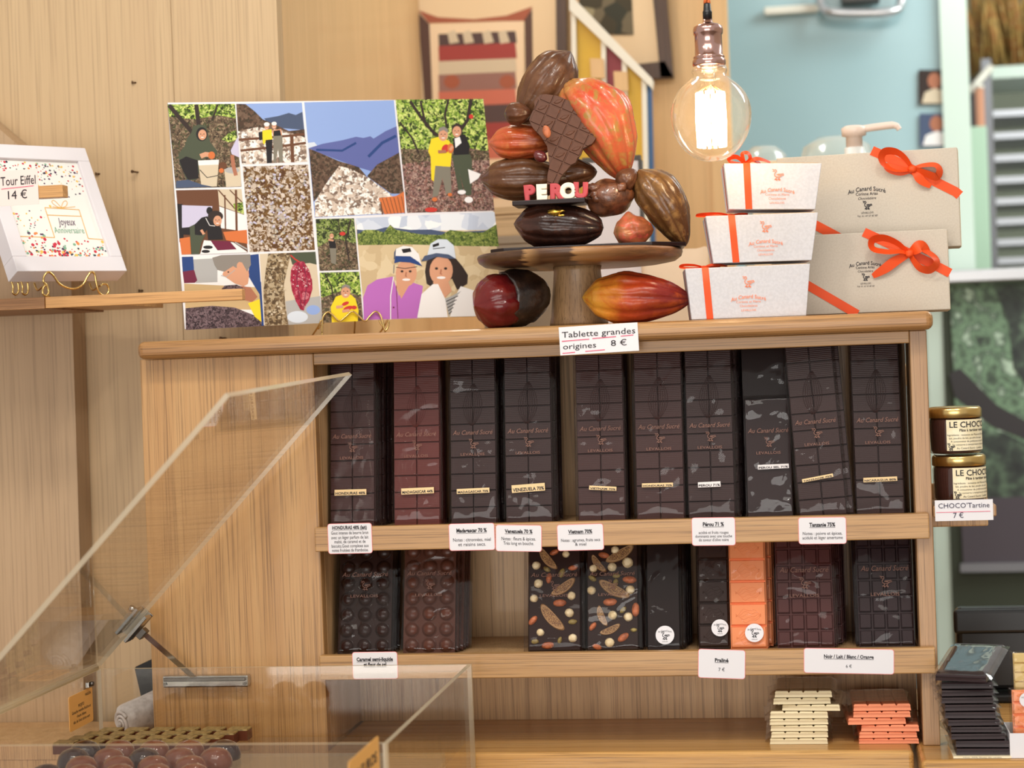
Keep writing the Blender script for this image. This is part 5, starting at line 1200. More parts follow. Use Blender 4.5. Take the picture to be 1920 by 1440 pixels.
a.f('print_trees', (338, 826), (380, 800), (440, 800), (490, 815), (525, 770), (560, 800), (700, 826), (820, 830), (870, 800), (960, 812), (1060, 815), (1136, 768), (1150, 895), (900, 892), (640, 884), (343, 888))
a.f('print_magenta', (374, 1318), (370, 1190), (395, 1120), (450, 1085), (540, 1068), (575, 1180), (640, 1098), (714, 1122), (690, 1308)).f('print_skin', (560, 1060), (660, 1060), (640, 1110), (590, 1196), (562, 1130)).face(618, 1050, 76, 'print_greyhair').l('print_white', 6, (545, 1070), (528, 1180), (528, 1316)).l('print_greyhair', 7, (548, 1000), (545, 1050)).l('print_black', 4, (560, 1015), (610, 1022), (680, 1012)).l('print_maroon', 4, (560, 1120), (570, 1310)).e('print_maroon', 545, 1246, 5, 5)
a.f('print_white', (556, 968), (558, 910), (600, 892), (650, 898), (690, 940), (704, 1000), (640, 968)).f('print_blue', (548, 992), (556, 950), (640, 952), (690, 985), (711, 1010), (640, 988), (580, 984)).f('print_steel', (560, 905), (552, 970), (546, 968), (548, 930)).f('print_black', (590, 912), (640, 905), (648, 926), (600, 934))
a.f('print_hair', (735, 980), (790, 950), (890, 950), (940, 1010), (972, 1060), (968, 1110), (910, 1146), (880, 1080), (800, 1120), (780, 1140), (735, 1110), (725, 1040)).f('print_skin', (770, 1100), (860, 1100), (880, 1150), (840, 1190), (790, 1150)).face(818, 1035, 84).f('print_white', (680, 1306), (705, 1170), (770, 1112), (800, 1112), (842, 1200), (856, 1302)).f('print_white', (868, 1300), (900, 1180), (930, 1124), (1010, 1150), (1030, 1296)).f('print_grey', (840, 1196), (880, 1180), (934, 1150), (900, 1190), (864, 1300))
for i in range(5): a.l('print_black', 5, (846+i*4, 1212+i*18), (915-i*9, 1180+i*22))
a.f('print_sky_pale', (738, 946), (756, 880), (800, 854), (850, 856), (890, 890), (902, 966), (830, 940)).f('print_steel', (702, 982), (722, 950), (790, 934), (860, 942), (900, 966), (860, 966), (790, 955), (740, 976)).f('print_black', (768, 886), (804, 874), (806, 890), (770, 902)).l('print_black', 5, (770, 910), (840, 902)).done('largest photo of two smiling people in caps before a river')
# easel wires
ea = thing('wire_easel', 'gold bent wire easel under the photo collage board', 'easel', FB.P(.24, -.01, .02))
FE = Frame(FB.P(0, 0, .0045), FB.u, FB.v)
def wire(pts, F, r, n=8, dz=0.0):
    return MB().tube(smooth_path([F.P(*F.px(x, y), dz) for x, y in pts], 6), r, 0, n)
wire([(604, 628), (604, 612), (606, 594), (615, 585), (625, 592), (636, 602), (648, 594), (660, 584), (671, 591), (684, 602), (694, 592), (704, 584), (713, 591), (718, 605), (722, 620), (727, 614), (729, 603), (725, 600)], FE, .0013).build('front_wire', 'gold', ea, True)
for xx in (598, 722):
    MB().tube(smooth_path([FE.P(*FE.px(xx+4, 600)), FE.P(*FE.px(xx, 612), -.006), FE.P(*FE.px(xx-4, 625), -.03), FE.P(*FE.px(xx+2, 626), -.06)], 5), .0012).build('support_wire', 'gold', ea, True)
MB().tube(smooth_path([FE.P(*FE.px(600, 615), -.012), FE.P(*FE.px(640, 560), -.012), FE.P(*FE.px(680, 450), -.014), FE.P(*FE.px(700, 560), -.014), FE.P(*FE.px(724, 615), -.012)], 6), .0012).build('back_wire', 'gold', ea, True)
bz = FE.P(*FE.px(680, 615), -.05)
MB().tube([(bz.x, bz.y, ZTOP+.0012), FE.P(*FE.px(680, 460), -.016)], .0012).build('strut', 'gold', ea, True)
for xx in (604, 722):
    q = FE.P(*FE.px(xx, 622)); MB().tube([(q.x, q.y, q.z), (q.x, q.y-.004, ZTOP+.0011), (q.x, q.y+.012, ZTOP+.0011)], .0012).build('foot', 'gold', ea, True)

# ================================================================== small shelf with the white confetti frame
shp = thing('wall_shelf', 'small oak shelf with a projecting strip carrying the white confetti frame', 'shelf', at(85, 575, -.03))
sl, s2 = at(85, 578, -.03), at(455, 573, -.03); zt = at(85, 557, -.03).z; zb_ = at(85, 578, -.03).z
MB().box((sl.x, -.03, zb_), (s2.x, -.016, zt)).build('front_strip', 'oak_shelf_strip', shp, True, .001)
xl_ = at(-220, 570, -.03).x; xr_ = at(212, 570, -.016).x
MB().box((sl.x, -.0158, zb_+.002), (xr_, .183, zt)).build('board', 'oak_shelf_strip', shp, True, .0008)
MB().box((xl_, -.032, zb_-.0006), (sl.x-.0003, .183, zt)).build('end_board', 'oak_end', shp, True, .0008)
FF = tframe(at(32.6, 508.4, -.05), .9146, .4767, .0124); fw_, fh_ = .1675, .2009
fr = thing('picture_frame', 'white box frame with confetti and a line drawn gift, tilted on a gold easel', 'picture frame', FF.mat())
c5 = lambda x, y: (x/3.892, 230+y/3.892)
pin = lambda x, y: FF.px(*c5(x, y))
ax0 = pin(195, 970)[0]; ax1 = pin(810, 980)[0]; by0 = pin(500, 974)[1]; by1 = pin(570, 278)[1]
T_ = .028
for l_, h_ in (((0, 0, -T_), (fw_, by0, 0)), ((0, by1, -T_), (fw_, fh_, 0)), ((0, by0+.0001, -T_), (ax0, by1-.0001, 0)), ((ax1, by0+.0001, -T_), (fw_, by1-.0001, 0))):
    MB().box(l_, h_).build('frame_side', 'frame_white', fr, False, .0008)
MB().box((ax0+.0002, by0+.0002, -T_), (ax1-.0002, by1-.0002, -.005)).build('picture', 'picture_white', fr)
for n_, c_ in {'conf_red': (196, 40, 64), 'conf_orange': (232, 138, 70), 'conf_yellow': (226, 186, 84), 'conf_green': (120, 170, 140), 'conf_plum': (74, 40, 80), 'conf_navy': (48, 48, 72), 'conf_gold': (226, 172, 84)}.items(): plain(n_, c_, .5)
CN = ['conf_red', 'conf_orange', 'conf_yellow', 'conf_green', 'conf_plum', 'conf_navy']
mb = MB(); rnd = random.Random(12); pw, ph = ax1-ax0, by1-by0
for i in range(430):
    zone = rnd.random()
    u = rnd.random()
    if zone < .5: v = 1-abs(rnd.gauss(0, .16)); 
    elif zone < .9: v = abs(rnd.gauss(0, .085))
    else: v = rnd.uniform(.15, .5); u = rnd.random()*.4
    if not (.015 < v < .985 and .015 < u < .985): continue
    r = rnd.choice([.0007, .001, .0013, .0018]) * (1.35 if v < .3 else 1)
    mi = rnd.choice([0, 0, 0, 1, 2, 3, 4, 5] if (v < .3 or v > .9) else [4, 5, 4, 3, 2, 0])
    mb.disc(ax0+u*pw, by0+v*ph, r, r*rnd.uniform(.7, 1.2), -.0049+i*2e-7, mi, 9)
mb.build('confetti_print', CN, fr)
mb = MB(); gz = -.0046
ln = lambda *pts, wd=.0011: mb.ribbon([pin(*p) for p in pts], wd, gz)
ln((145, 815), (410, 825)); ln((410, 825), (338, 606)); ln((338, 606), (588, 622)); ln((588, 622), (655, 832)); ln((655, 832), (790, 842)); ln((355, 660), (600, 670)); ln((395, 600), (455, 610), (560, 600), wd=.0009)
for pts in ([(458, 608), (430, 600), (395, 575), (392, 556), (415, 560), (458, 606)], [(458, 608), (470, 570), (490, 556), (502, 572), (492, 596), (458, 608)]): ln(*[tuple(p)[:2] for p in smooth_path([(x, y, 0) for x, y in pts], 4)], wd=.0009)
mb.build('gift_drawing', 'conf_gold', fr)
mb = MB(); q1 = pin(495, 710); q2 = pin(515, 772); write(mb, 'Joyeux', q1[0], q1[1], h=.017, w=.026, z=gz, slant=.1); write(mb, 'Anniversaire', q2[0], q2[1], h=.014, w=.046, z=gz, mi=1); mb.build('lettering', ['conf_plum', 'conf_green'], fr)
ez = thing('wire_easel', 'gold bent wire easel under the white confetti frame on the shelf', 'easel', FF.P(.08, -.01, .0))
FZ = Frame(FF.P(0, -.012, .006), (FF.u.x, FF.u.y, 0), (0, 0, 1))
P5 = lambda pts: [c5(*p) for p in pts]
wire(P5([(345, 1180), (318, 1200), (312, 1245), (335, 1262), (355, 1235), (340, 1185), (318, 1160), (322, 1120), (350, 1090), (385, 1110), (440, 1180), (530, 1212), (600, 1185), (640, 1120), (665, 1090), (690, 1105), (705, 1180), (725, 1240), (765, 1262), (795, 1225), (780, 1180), (745, 1178)]), FZ, .0015).build('front_wire', 'gold', ez, True)
for x0 in (330, 740):
    q0 = FZ.P(*FZ.px(*c5(x0, 1185))); MB().tube(smooth_path([q0, q0+Vector((-.012, .02, -.001)), q0+Vector((-.03, .045, -.004)), q0+Vector((-.037, .052, .006))], 6), .0014).build('side_wire', 'gold', ez, True)
for x0 in (95, 165):
    wire(P5([(x0-15, 1150), (x0, 1200), (x0-2, 1240), (x0+22, 1255), (x0+40, 1225), (x0+35, 1165)]), Frame(FZ.P(-.02, 0, -.045), FZ.u, FZ.v), .0014).build('back_wire', 'gold', ez, True)
for px_, py_ in ((86, 552), (196, 553)):
    q = FZ.P(*FZ.px(px_, py_)); MB().tube([(q.x, q.y, q.z), (q.x, q.y, zt+.0012), (q.x+.004, q.y+.004, zt+.0012)], .0013).build('foot', 'gold', ez, True)
# wooden arm with the pinkish price card
ar = thing('wooden_bracket', 'wooden arm reaching in front of the confetti frame with a price card', 'bracket', at(20, 358, -.14))
q0, q1 = at(118, 372, -.14), at(-190, 345, -.14)
MB().box((q1.x, -.14, at(100, 370, -.14).z), (q0.x, -.122, at(100, 347, -.14).z)).build('stick', 'oak_shelf_strip', ar, True, .0008)
MB().box((q1.x-.02, -.14, at(100, 370, -.14).z), (q1.x-.0002, .183, at(100, 347, -.14).z)).build('arm', 'oak_shelf_strip', ar, True, .0008)
FP = Frame((0, -.1405, ZC), (1, 0, 0), (0, 0, 1))
t_, Fc, w_, h_ = card_on('handwritten pinkish card priced 14 euros hung before the white confetti frame', None, FP, (-6, 319, 72, 385), [('Tour Eiffel', .30, .36, {'w': .84, 'x': .03}), ('14 €', .70, .34, {'x': .0})], edge=None, mat='price_pink', rot=.01)
MB().ribbon([(-.38*w_, -.0005), (.40*w_, .0012)], .0007, .0012).build('pink_underline', 'pink_ink', t_)
# nails in the ply wall
for px_, py_, lb in ((259, 323, 'small brown nail sticking out of the ply wall beside the confetti frame'), (424, 634, 'bent nail in the ply wall just above the cabinet top'), (268, 545, 'tiny nail in the wall just above the shelf strip'), (187, 326, 'tiny dark nail head in the wall beside the white frame'), (255, 155, 'tiny dark nail head in the wall, highest of all')):
    q = at(px_, py_, WY); big = 'tiny' not in lb
    nl_ = thing('nail', lb, 'nail', q)
    MB().tube([q, q+Vector((-.004, -.012 if big else -.004, .0))], .0012).build('shank', 'nail_metal', nl_, True)
    MB().tube([q+Vector((-.004, -.012 if big else -.004, 0)), q+Vector((-.0045, -.0135 if big else -.0045, 0))], .0024).build('head', 'nail_metal', nl_, True)

# ================================================================== pendant bulb
LY = -.10; kk = 1/1545.0
lc = at(1333, 215, LY)
def lz(py): return at(1328, py, LY).z-lc.z
lamp = thing('pendant_lamp', 'bare globe filament bulb hanging in a rose metal socket on an orange cord', 'lamp', lc)
R = 75.5*kk
prof = [(0, -R*1.18+.0), (R*.12, -R*1.175)]
prof = [(R*math.cos(a)*1.0, R*math.sin(a)*1.17 if a < 0 else R*math.sin(a)) for a in [-PI/2+.0001+i*(PI/2+.95)/26 for i in range(27)]]
nk = .0205
prof += [(R*.50, R*.885), (R*.40, R*.97), (nk+.001, R*1.08), (nk, R*1.18), (nk, lz(126))]
prof[0] = (0.0, prof[0][1])
MB().lathe(prof, n=64, caps=False).build('glass_globe', 'bulb_glass', lamp)
plain('filament', (255, 232, 196), .5, emit=22)
mb = MB(); rnd = random.Random(3)
z0, z1 = lz(276), lz(174)
for i in range(14):
    a = 2*PI*i/14; x, y = .0165*math.cos(a), .0165*math.sin(a)
    mb.tube([(x*.96, y*.96, z0), (x*1.02, y*1.02, (z0+z1)/2), (x*.96, y*.96, z1)], .0021, 0, 6)
mb.build('filament', 'filament', lamp)
MB().tube([(0, 0, lz(130)), (0, 0, lz(176))], [.007, .004], 0, 10).build('glass_stem', 'bulb_glass', lamp)
mb = MB()
for i in range(7):
    a = 2*PI*i/7; mb.tube([(.003*math.cos(a), .003*math.sin(a), lz(160)), (.0165*math.cos(a), .0165*math.sin(a), z1)], .0004, 0, 4)
mb.build('filament_support', 'gold', lamp)
g_ = lambda hw, py: (hw*kk, lz(py))
MB().lathe([g_(29, 125), g_(31, 122), g_(31, 114), g_(29, 111), g_(28, 110), g_(29.5, 108), g_(28, 105), g_(26, 104), g_(25.5, 66), g_(27.5, 64), g_(28, 56), g_(26.5, 50), g_(20, 46), g_(12, 44), g_(9.5, 42), g_(8.5, 36)], n=56).build('socket', 'rose_chrome', lamp)
MB().lathe([g_(8.6, 36), g_(8.8, 24), g_(9, 22), g_(7.5, 20), g_(6.5, 8), g_(5.5, 6)], n=24).build('cord_grip', 'black_plastic', lamp)
plain('cord_orange', (206, 100, 44), .7)
mb = MB(); zt2 = lz(7)
for s_ in (0, PI): mb.tube([(.0022*math.cos(s_+i*.55), .0022*math.sin(s_+i*.55), zt2+i*.0035) for i in range(200)], .0022, 0, 6)
mb.build('cord', 'cord_orange', lamp)
slab('ceiling', 'plaster', lc.x-.4, lc.x+.4, LY-.3, LY+.3, lc.z+zt2+.698, lc.z+zt2+.73)
pl = bpy.data.lights.new('bulb_light', 'POINT'); pl.energy = .6; pl.color = (1, .78, .52); pl.shadow_soft_size = .02
po = bpy.data.objects.new('bulb_light', pl); COL.objects.link(po); po.parent = lamp

# ================================================================== things behind the cabinet
cells('glass_reflection_dark', [(70, 64, 50), (110, 100, 80), (60, 60, 50), (150, 140, 110)], 30)
def wall_frame(label, Y, bars, mat_poly, extra):
    o = at(*bars[0][:2], Y); t = thing('framed_picture', label, 'picture', Vector((o.x, Y, o.z)))
    F = Frame((0, Y, ZC), (1, 0, 0), (0, 0, 1))
    for b in bars:
        mb = MB(); pts = [F.px(*p) for p in b[2]]; mb.prism(pts, 0, .022, 0, lambda x, y, z: (x, Y-z, ZC+y)); mb.build('frame_side', 'frame_brown', t, True)
    for n_, m_, pts, z in [('mount', 'cream_mount', mat_poly, .004)]+extra:
        mb = MB(); mb.prism([F.px(*p) for p in pts], 0, z, 0, lambda x, y, z: (x, Y-z, ZC+y)); mb.build(n_, m_, t, True)
    return t
plain('cream_mount', (226, 200, 162), .7); plain('print_terracotta', (160, 84, 56), .6); plain('print_dark_brown', (84, 54, 42), .6); plain('print_brick', (156, 56, 50), .6); plain('print_cream', (232, 206, 172), .6); plain('print_mauve', (146, 104, 94), .6); plain('print_coral', (196, 106, 84), .6); plain('print_choc', (78, 56, 54), .6)
Yp = 1.298
ex = [('top_band', 'print_terracotta', [(785, 20), (822, 33), (890, 37), (950, 30), (999, 13), (985, 40), (940, 40), (850, 43), (805, 44)], .005),
      ('side_band', 'print_dark_brown', [(785, 24), (806, 46), (812, 200), (824, 420), (812, 420), (797, 200)], .0052), ('side_band', 'print_dark_brown', [(998, 18), (984, 38), (986, 160), (985, 420), (1000, 420), (1000, 160)], .0052),
      ('mount_inner', 'print_cream', [(806, 47), (982, 40), (984, 420), (824, 420)], .0051)]
strips = [('print_cream', 55, 62), ('print_choc', 62, 84), ('print_brick', 84, 113), ('print_beige', 113, 138), ('print_mauve', 138, 170), ('print_coral', 170, 198), ('print_choc', 198, 232), ('print_brick', 232, 262), ('print_coral', 262, 300), ('print_cream', 300, 330), ('print_brick', 330, 372)]
for m_, y0, y1 in strips: ex.append(('photo_strip', m_, [(823, y0+3), (967, y0-3), (970, y1-3), (824, y1+3)], .0058))
for xs_ in (840, 868, 905, 935): ex.append(('photo_strip', 'print_beige', [(xs_, 62), (xs_+14, 57), (xs_+22, 80), (xs_+4, 83)], .0062))
for xs_ in (848, 882, 918, 952): ex.append(('photo_strip', 'print_mauve' if xs_ % 4 else 'print_terracotta', [(xs_+15*math.cos(q), 154+13*math.sin(q)) for q in (2*PI*i/14 for i in range(14))], .0062))
wall_frame('dark framed chocolate picture with a cream mount on the wall behind the sculpture', Yp, [(712, 100, [(706, -60), (737, -60), (742, 420), (712, 420)]), (1050, 100, [(1044, -60), (1063, -60), (1068, 420), (1049, 420)]), (800, -50, [(737, -60), (1044, -60), (1044, -40), (737, -40)]), (880, 420, [(742, 400), (1049, 400), (1049, 420), (742, 420)])], [(730, -50), (1050, -50), (1056, 410), (735, 410)], ex)
wall_frame('brown framed picture behind clear glass, beside the pendant lamp socket', 1.296, [(1240, 60, [(1220, -60), (1246, -60), (1264, 148), (1240, 148)]), (1200, 130, [(1130, 130), (1248, 118), (1264, 148), (1130, 156)])], [(1086, -60), (1222, -60), (1240, 122), (1130, 132), (1086, 60)], [('picture_reflection', 'glass_reflection_dark', [(1086, -60), (1182, -60), (1188, 66), (1120, 66), (1086, 30)], .006)])  # dark green patch paints the picture together with the reflection in its glass
# colourful sloped cabinet
plain('paint_yellow', (206, 164, 20), .45); plain('paint_red', (136, 22, 34), .45); plain('paint_blue', (40, 84, 130), .45); plain('paint_white', (226, 222, 208), .5)
Yc = 1.12
Fc_ = Frame((0, Yc, ZC), (1, 0, 0), (0, 0, 1))
oc = at(1150, 480, Yc)
sh = thing('sloped_pigeonhole', 'white sloped cabinet of yellow and red compartments standing behind the sculpture', 'cabinet', oc)
def cprism(name, mat, pts, y0, y1, parent): return MB().prism([Fc_.px(*p) for p in pts], 0, y1-y0, 0, lambda x, y, z: (x, y1-z, ZC+y)).build(name, mat, parent, True)
YB = 520
cprism('roof_board', 'paint_white', [(1070, 0), (1078, 0), (1224, 150), (1222, 166), (1070, 22)], Yc-.02, Yc+.03, sh)
for xa_, yt in ((1072, 16), (1128, 72), (1167, 112), (1204, 150)): cprism('divider', 'paint_white', [(xa_, yt), (xa_+9, yt+9), (xa_+16, YB), (xa_+7, YB)], Yc-.012, Yc+.03, sh)
for m_, x0, x1, yt0, yt1 in (('paint_yellow', 1081, 1129, 28, 74), ('paint_red', 1137, 1168, 82, 112), ('paint_yellow', 1176, 1205, 122, 150), ('paint_blue', 1213, 1221, 158, 164)): cprism('back_panel', m_, [(x0, yt0), (x1, yt1), (x1+8, YB), (x0+8, YB)], Yc+.0, Yc+.03, sh)
for x0, y0 in ((1108, 112), (1152, 136)): cprism('paper_tab', 'panel_beige', [(x0, y0), (x0+26, y0+1), (x0+28, y0+37), (x0+2, y0+37)], Yc-.018, Yc-.0125, sh)
# back counter
zc2 = ZTOP-.07
bc = thing('back_counter', 'beige counter behind the display cabinet holding cardboard boxes and bottles', 'counter', Vector((-.2, .9, 0)))
MB().box((x528+.02, .42, zc2-.03), (.17, 1.27, zc2)).build('worktop', 'panel_beige', bc, True, .003)
MB().box((x528+.06, .46, 0), (.13, 1.22, zc2-.0302)).build('body', 'panel_beige', bc, True)
sh.location.z = sh.location.z
# pull the sloped cabinet's foot down to the counter
for p_ in (0,):
    a = Fc_.px(1080, YB); MB().box((Fc_.px(1079, YB)[0], Yc-.06, zc2+.0003), (Fc_.px(1222, YB)[0], Yc+.03, ZC+a[1]+.004)).build('plinth', 'paint_white', sh, True)
def carton(label, px0, px1, py0, py1, Y, depth, mat, z0=None, name='cardboard_box', cat='box', lid=True):
    lo, hi = px_box(px0, py0, px1, py1, Y, depth); zb = zc2+.0004 if z0 is None else z0
    t = thing(name, label, cat, Vector(((lo[0]+hi[0])/2, Y+depth/2, zb)))
    MB().box((lo[0], Y, zb), (hi[0], Y+depth, hi[2])).build('body', mat, t, True, .002)
    if lid: MB().box((lo[0]-.003, Y-.003, hi[2]-.012), (hi[0]+.003, Y+depth+.003, hi[2]+.0006)).build('lid', mat, t, True, .001)
    return hi[2]+.001
plain('grey_carton', (150, 136, 118), .6); plain('slate', (70, 66, 62), .5); plain('paper_bag', (228, 204, 176), .65)
z1_ = carton('greyish beige carton lying behind the sculpture, below another carton', 905, 1150, 434, 520, .62, .2, 'grey_carton')
carton('tan carton behind the sculpture, resting on a greyish one', 890, 1112, 380, 430, .63, .18, 'cardboard', z1_)
tf = thing('dark_edged_board', 'white board with a dark edge standing behind the sculpture', 'board', at(1150, 490, .60))
lo, hi = px_box(1104, 300, 1196, 520, .585, .02); MB().box((lo[0], .587, zc2+.0004), (hi[0], .60, hi[2])).build('board', 'frame_white', tf, True); MB().box((lo[0]-.004, .585, hi[2]+.0003), (hi[0]+.004, .606, hi[2]+.008)).build('dark_edge', 'slate', tf, True); MB().box((hi[0]+.0003, .585, zc2+.0004), (hi[0]+.006, .606, hi[2])).build('dark_edge', 'slate', tf, True)
# crumpled paper bag
lo, hi = px_box(1196, 462, 1330, 560, .47, .1)
t = thing('paper_bag', 'cream paper bag standing behind the golden pod and the white boxes', 'bag', Vector(((lo[0]+hi[0])/2, .52, zc2)))
mb = MB(); n = 28; rings = []
for k in range(9):
    q = k/8; z = zc2+.0006+(hi[2]-zc2)*q; wx_ = (hi[0]-lo[0])/2*(1-.08*q); wy_ = .05*(1-.75*q**2)
    rings.append([((lo[0]+hi[0])/2+wx_*math.copysign(abs(math.cos(a))**.5, math.cos(a))*(1+.05*noise.noise(Vector((k*.7, a, 1)))), .52+wy_*math.copysign(abs(math.sin(a))**.5, math.sin(a))*(1+.25*noise.noise(Vector((k*.9, a*2, 4)))), z+(.012*noise.noise(Vector((a*1.5, 3, 1))) if k == 8 else 0)) for a in (2*PI*i/n for i in range(n))])
mb.add([p for r in rings for p in r], [(k*n+i, k*n+(i+1) % n, (k+1)*n+(i+1) % n, (k+1)*n+i) for k in range(8) for i in range(n)]+[tuple(range(n))[::-1]], 0, True); mb.build('bag_body', 'paper_bag', t, True)
# pump bottle
plain('pump_plastic', (236, 214, 200), .3); plain('bottle_white', (230, 230, 226), .4)
Yb = .52; q = at(1602, 277, Yb); s_ = 2.92/FPX
pb = thing('pump_bottle', 'white pump dispenser bottle behind the beige gift boxes', 'bottle', Vector((q.x, Yb, zc2)))
hB = q.z-zc2
MB().lathe([(.036, .0005), (.038, .006), (.038, hB-.05), (.034, hB-.03), (.015, hB-.012), (.015, hB)], n=32).build('bottle', 'bottle_white', pb)
MB().lathe([(15*s_, hB-.001), (15*s_, hB+20*s_), (22*s_, hB+22*s_), (23*s_, hB+36*s_), (16*s_, hB+40*s_), (0, hB+40*s_)], n=28).build('pump_head', 'pump_plastic', pb)
MB().tube(smooth_path([(10*s_, 0, hB+33*s_), (45*s_, -.002, hB+36*s_), (70*s_, -.004, hB+37*s_), (78*s_, -.005, hB+34*s_), (82*s_, -.005, hB+28*s_)], 4), [7*s_]*9+[6*s_]*4+[5*s_]*4, 0, 10).build('spout', 'pump_plastic', pb)
clear('tub_plastic', (240, 246, 246), .12, 2.2, .15, milky=.35, milk=(230, 236, 232))
for i, (x0, x1, y0, lb) in enumerate(((1388, 1478, 268, 'small clear plastic tub behind the top white gift box'), (1500, 1640, 246, 'large clear plastic tub behind the pump bottle'))):
    lo, hi = px_box(x0, y0, x1, 330, .95, .1); r = (hi[0]-lo[0])/2
    t = thing('plastic_tub', lb, 'tub', Vector(((lo[0]+hi[0])/2, .95+r, zc2)))
    h = hi[2]-zc2; MB().lathe([(r*.85, .0006), (r*.95, h*.4), (r, h*.8), (r*1.03, h*.82), (r*1.03, h*.87), (r*.9, h*.96), (r*.5, h), (0, h)], n=36).build('tub', 'tub_plastic', t)
    MB().lathe([(r*1.035, h*.815), (r*1.05, h*.82), (r*1.05, h*.86), (r*1.035, h*.865)], n=36).build('rim', 'paint_white', t)
carton('pale carton edge showing between the white and beige gift boxes', 1412, 1470, 301, 420, .45, .08, 'box_beige_side', None)
# on the teal pane
Yt = 2.294
mb_t = Frame((0, Yt, ZC), (1, 0, 0), (0, 0, 1))
for i, (x0, y0, x1, y1, lb) in enumerate(((1722, 131, 1782, 196, 'small dark photo of a person taped on the teal pane, higher one'), (1724, 213, 1788, 275, 'small photo of a person in white taped on the teal pane, lower one'))):
    o = at((x0+x1)/2, (y0+y1)/2, Yt); t = thing('taped_photo', lb, 'photo', o)
    mb = MB(); P_ = lambda x, y: mb_t.px(x, y); conv = lambda x, y, z: (x, Yt-z, ZC+y)
    mb.prism([P_(x0, y0), (P_(x1, y0)), P_(x1, y1), P_(x0, y1)], 0, .002, 0, conv); mb.build('photo_paper', 'print_hair' if i == 0 else 'print_steel', t, True)
    m2 = MB(); cx_, cy_ = (x0+x1)/2, (y0+y1)/2
    for m_i, pts in ((0, [(cx_+13*math.cos(a), cy_-12+15*math.sin(a)) for a in (2*PI*k/14 for k in range(14))]), (1, [(x0+6, y1-2), (x0+12, cy_+10), (cx_, cy_+2), (x1-10, cy_+8), (x1-4, y1-2)])):
        m2.prism([P_(*p) for p in pts], .002, .0026+.0002*m_i, m_i, conv)
    m2.build('person_print', ['print_skin_dark', 'print_beige' if i == 0 else 'print_white'], t, True)
hd = thing('metal_bracket', 'rounded metal bracket high on the teal pane', 'bracket', at(1610, 20, 2.25))
MB().tube(smooth_path([at(1536, -30, 2.26), at(1540, 8, 2.24), at(1556, 22, 2.22), at(1610, 25, 2.22), at(1670, 22, 2.22), at(1688, 8, 2.24), at(1692, -30, 2.26)], 5), .011, 0, 10).build('rail', 'steel', hd, True)
MB().box((at(1578, 0, 2.24).x, 2.22, at(1600, 6, 2.24).z), (at(1650, 0, 2.24).x, 2.285, at(1600, -40, 2.24).z)).build('dark_core', 'slate', hd, True, .004)
MB().box((at(1432, 0, 2.27).x, 2.27, at(1480, 25, 2.27).z), (at(1534, 0, 2.27).x, 2.292, at(1480, 10, 2.27).z)).build('reflected_streak', 'paint_white', hd, True, .004)  # white box modelled in place of a reflected streak
# tray rack, posts, straw
Yr = 3.0
rk = thing('tray_rack', 'grey metal rack of sliding trays beyond the white post', 'rack', Vector((at(1890, 500, Yr).x, Yr, 0)))
x0r, x1r = at(1846, 300, Yr).x, at(2040, 300, Yr).x
for xx in (x0r, x1r):
    for yy in (Yr, Yr+.35): MB().box((xx, yy, 0), (xx+.026, yy+.026, at(1850, 110, Yr).z)).build('post', 'steel_post', rk, True)
for i, py in enumerate((140, 212, 254, 296, 337, 377, 415, 454, 489, 530, 572, 614)):
    zz = at(1890, py, Yr).z; tr_ = MB(); tr_.box((x0r+.027, Yr+.002, zz-.004), (x1r-.001, Yr+.37, zz+.004)); tr_.box((x0r+.027, Yr-.004, zz-.009), (x1r-.001, Yr+.002, zz+(.024 if i == 0 else .009))); tr_.build('tray', 'steel_tray' if i else 'mint_white', rk, True)
mottle('straw', [(.35, (118, 92, 46)), (.5, (166, 134, 70)), (.6, (150, 92, 40)), (.7, (190, 170, 110))], 25, .7)
stw = thing('dried_grass_bundle', 'bundle of brown dried grasses standing on top of the metal rack', 'dried grass', Vector((at(1900, 120, Yr).x, Yr+.15, at(1900, 118, Yr).z)))
mb = MB(); rnd = random.Random(9); zz = at(1890, 116, Yr).z
for i in range(150):
    x = rnd.uniform(at(1836, 110, Yr).x, at(1990, 110, Yr).x); y = Yr+rnd.uniform(.04, .3); h = rnd.uniform(.12, .34); dx = rnd.uniform(-.07, .07)
    mb.tube([(x, y, zz+.001), (x+dx*.4, y, zz+h*.5), (x+dx, y+rnd.uniform(-.03, .03), zz+h)], [.004, .006, .0015], 0, 5)
o = mb.build('stems', 'straw', stw, True); o['kind'] = 'stuff'
t = thing('mint_plank', 'pale green plank leaning beside the metal rack', 'plank', at(1838, 500, 2.7))
lo, hi = px_box(1826, 236, 1850, 505, 2.7, .03); MB().box((lo[0], 2.7, 0), (hi[0], 2.73, hi[2])).build('board', 'mint_green', t, True, .002)
plain('salmon_tube', (196, 140, 110), .5)
t = thing('salmon_tube', 'salmon coloured roll standing behind the pale green plank', 'roll', at(1835, 236, 2.78))
MB().tube([(at(1836, 236, 2.78).x, 2.78, .0005), at(1836, 166, 2.78)], .012, 0, 14).build('roll', 'salmon_tube', t, True); MB().tube([at(1836, 166, 2.78), at(1836, 160, 2.78)], .0125, 0, 14).build('end_cap', 'paint_white', t, True)
MB().tube([at(1818, 172, 2.95), at(1858, 126, 3.0)], .011, 0, 6).build('diagonal_strut', 'paint_white', rk, True)
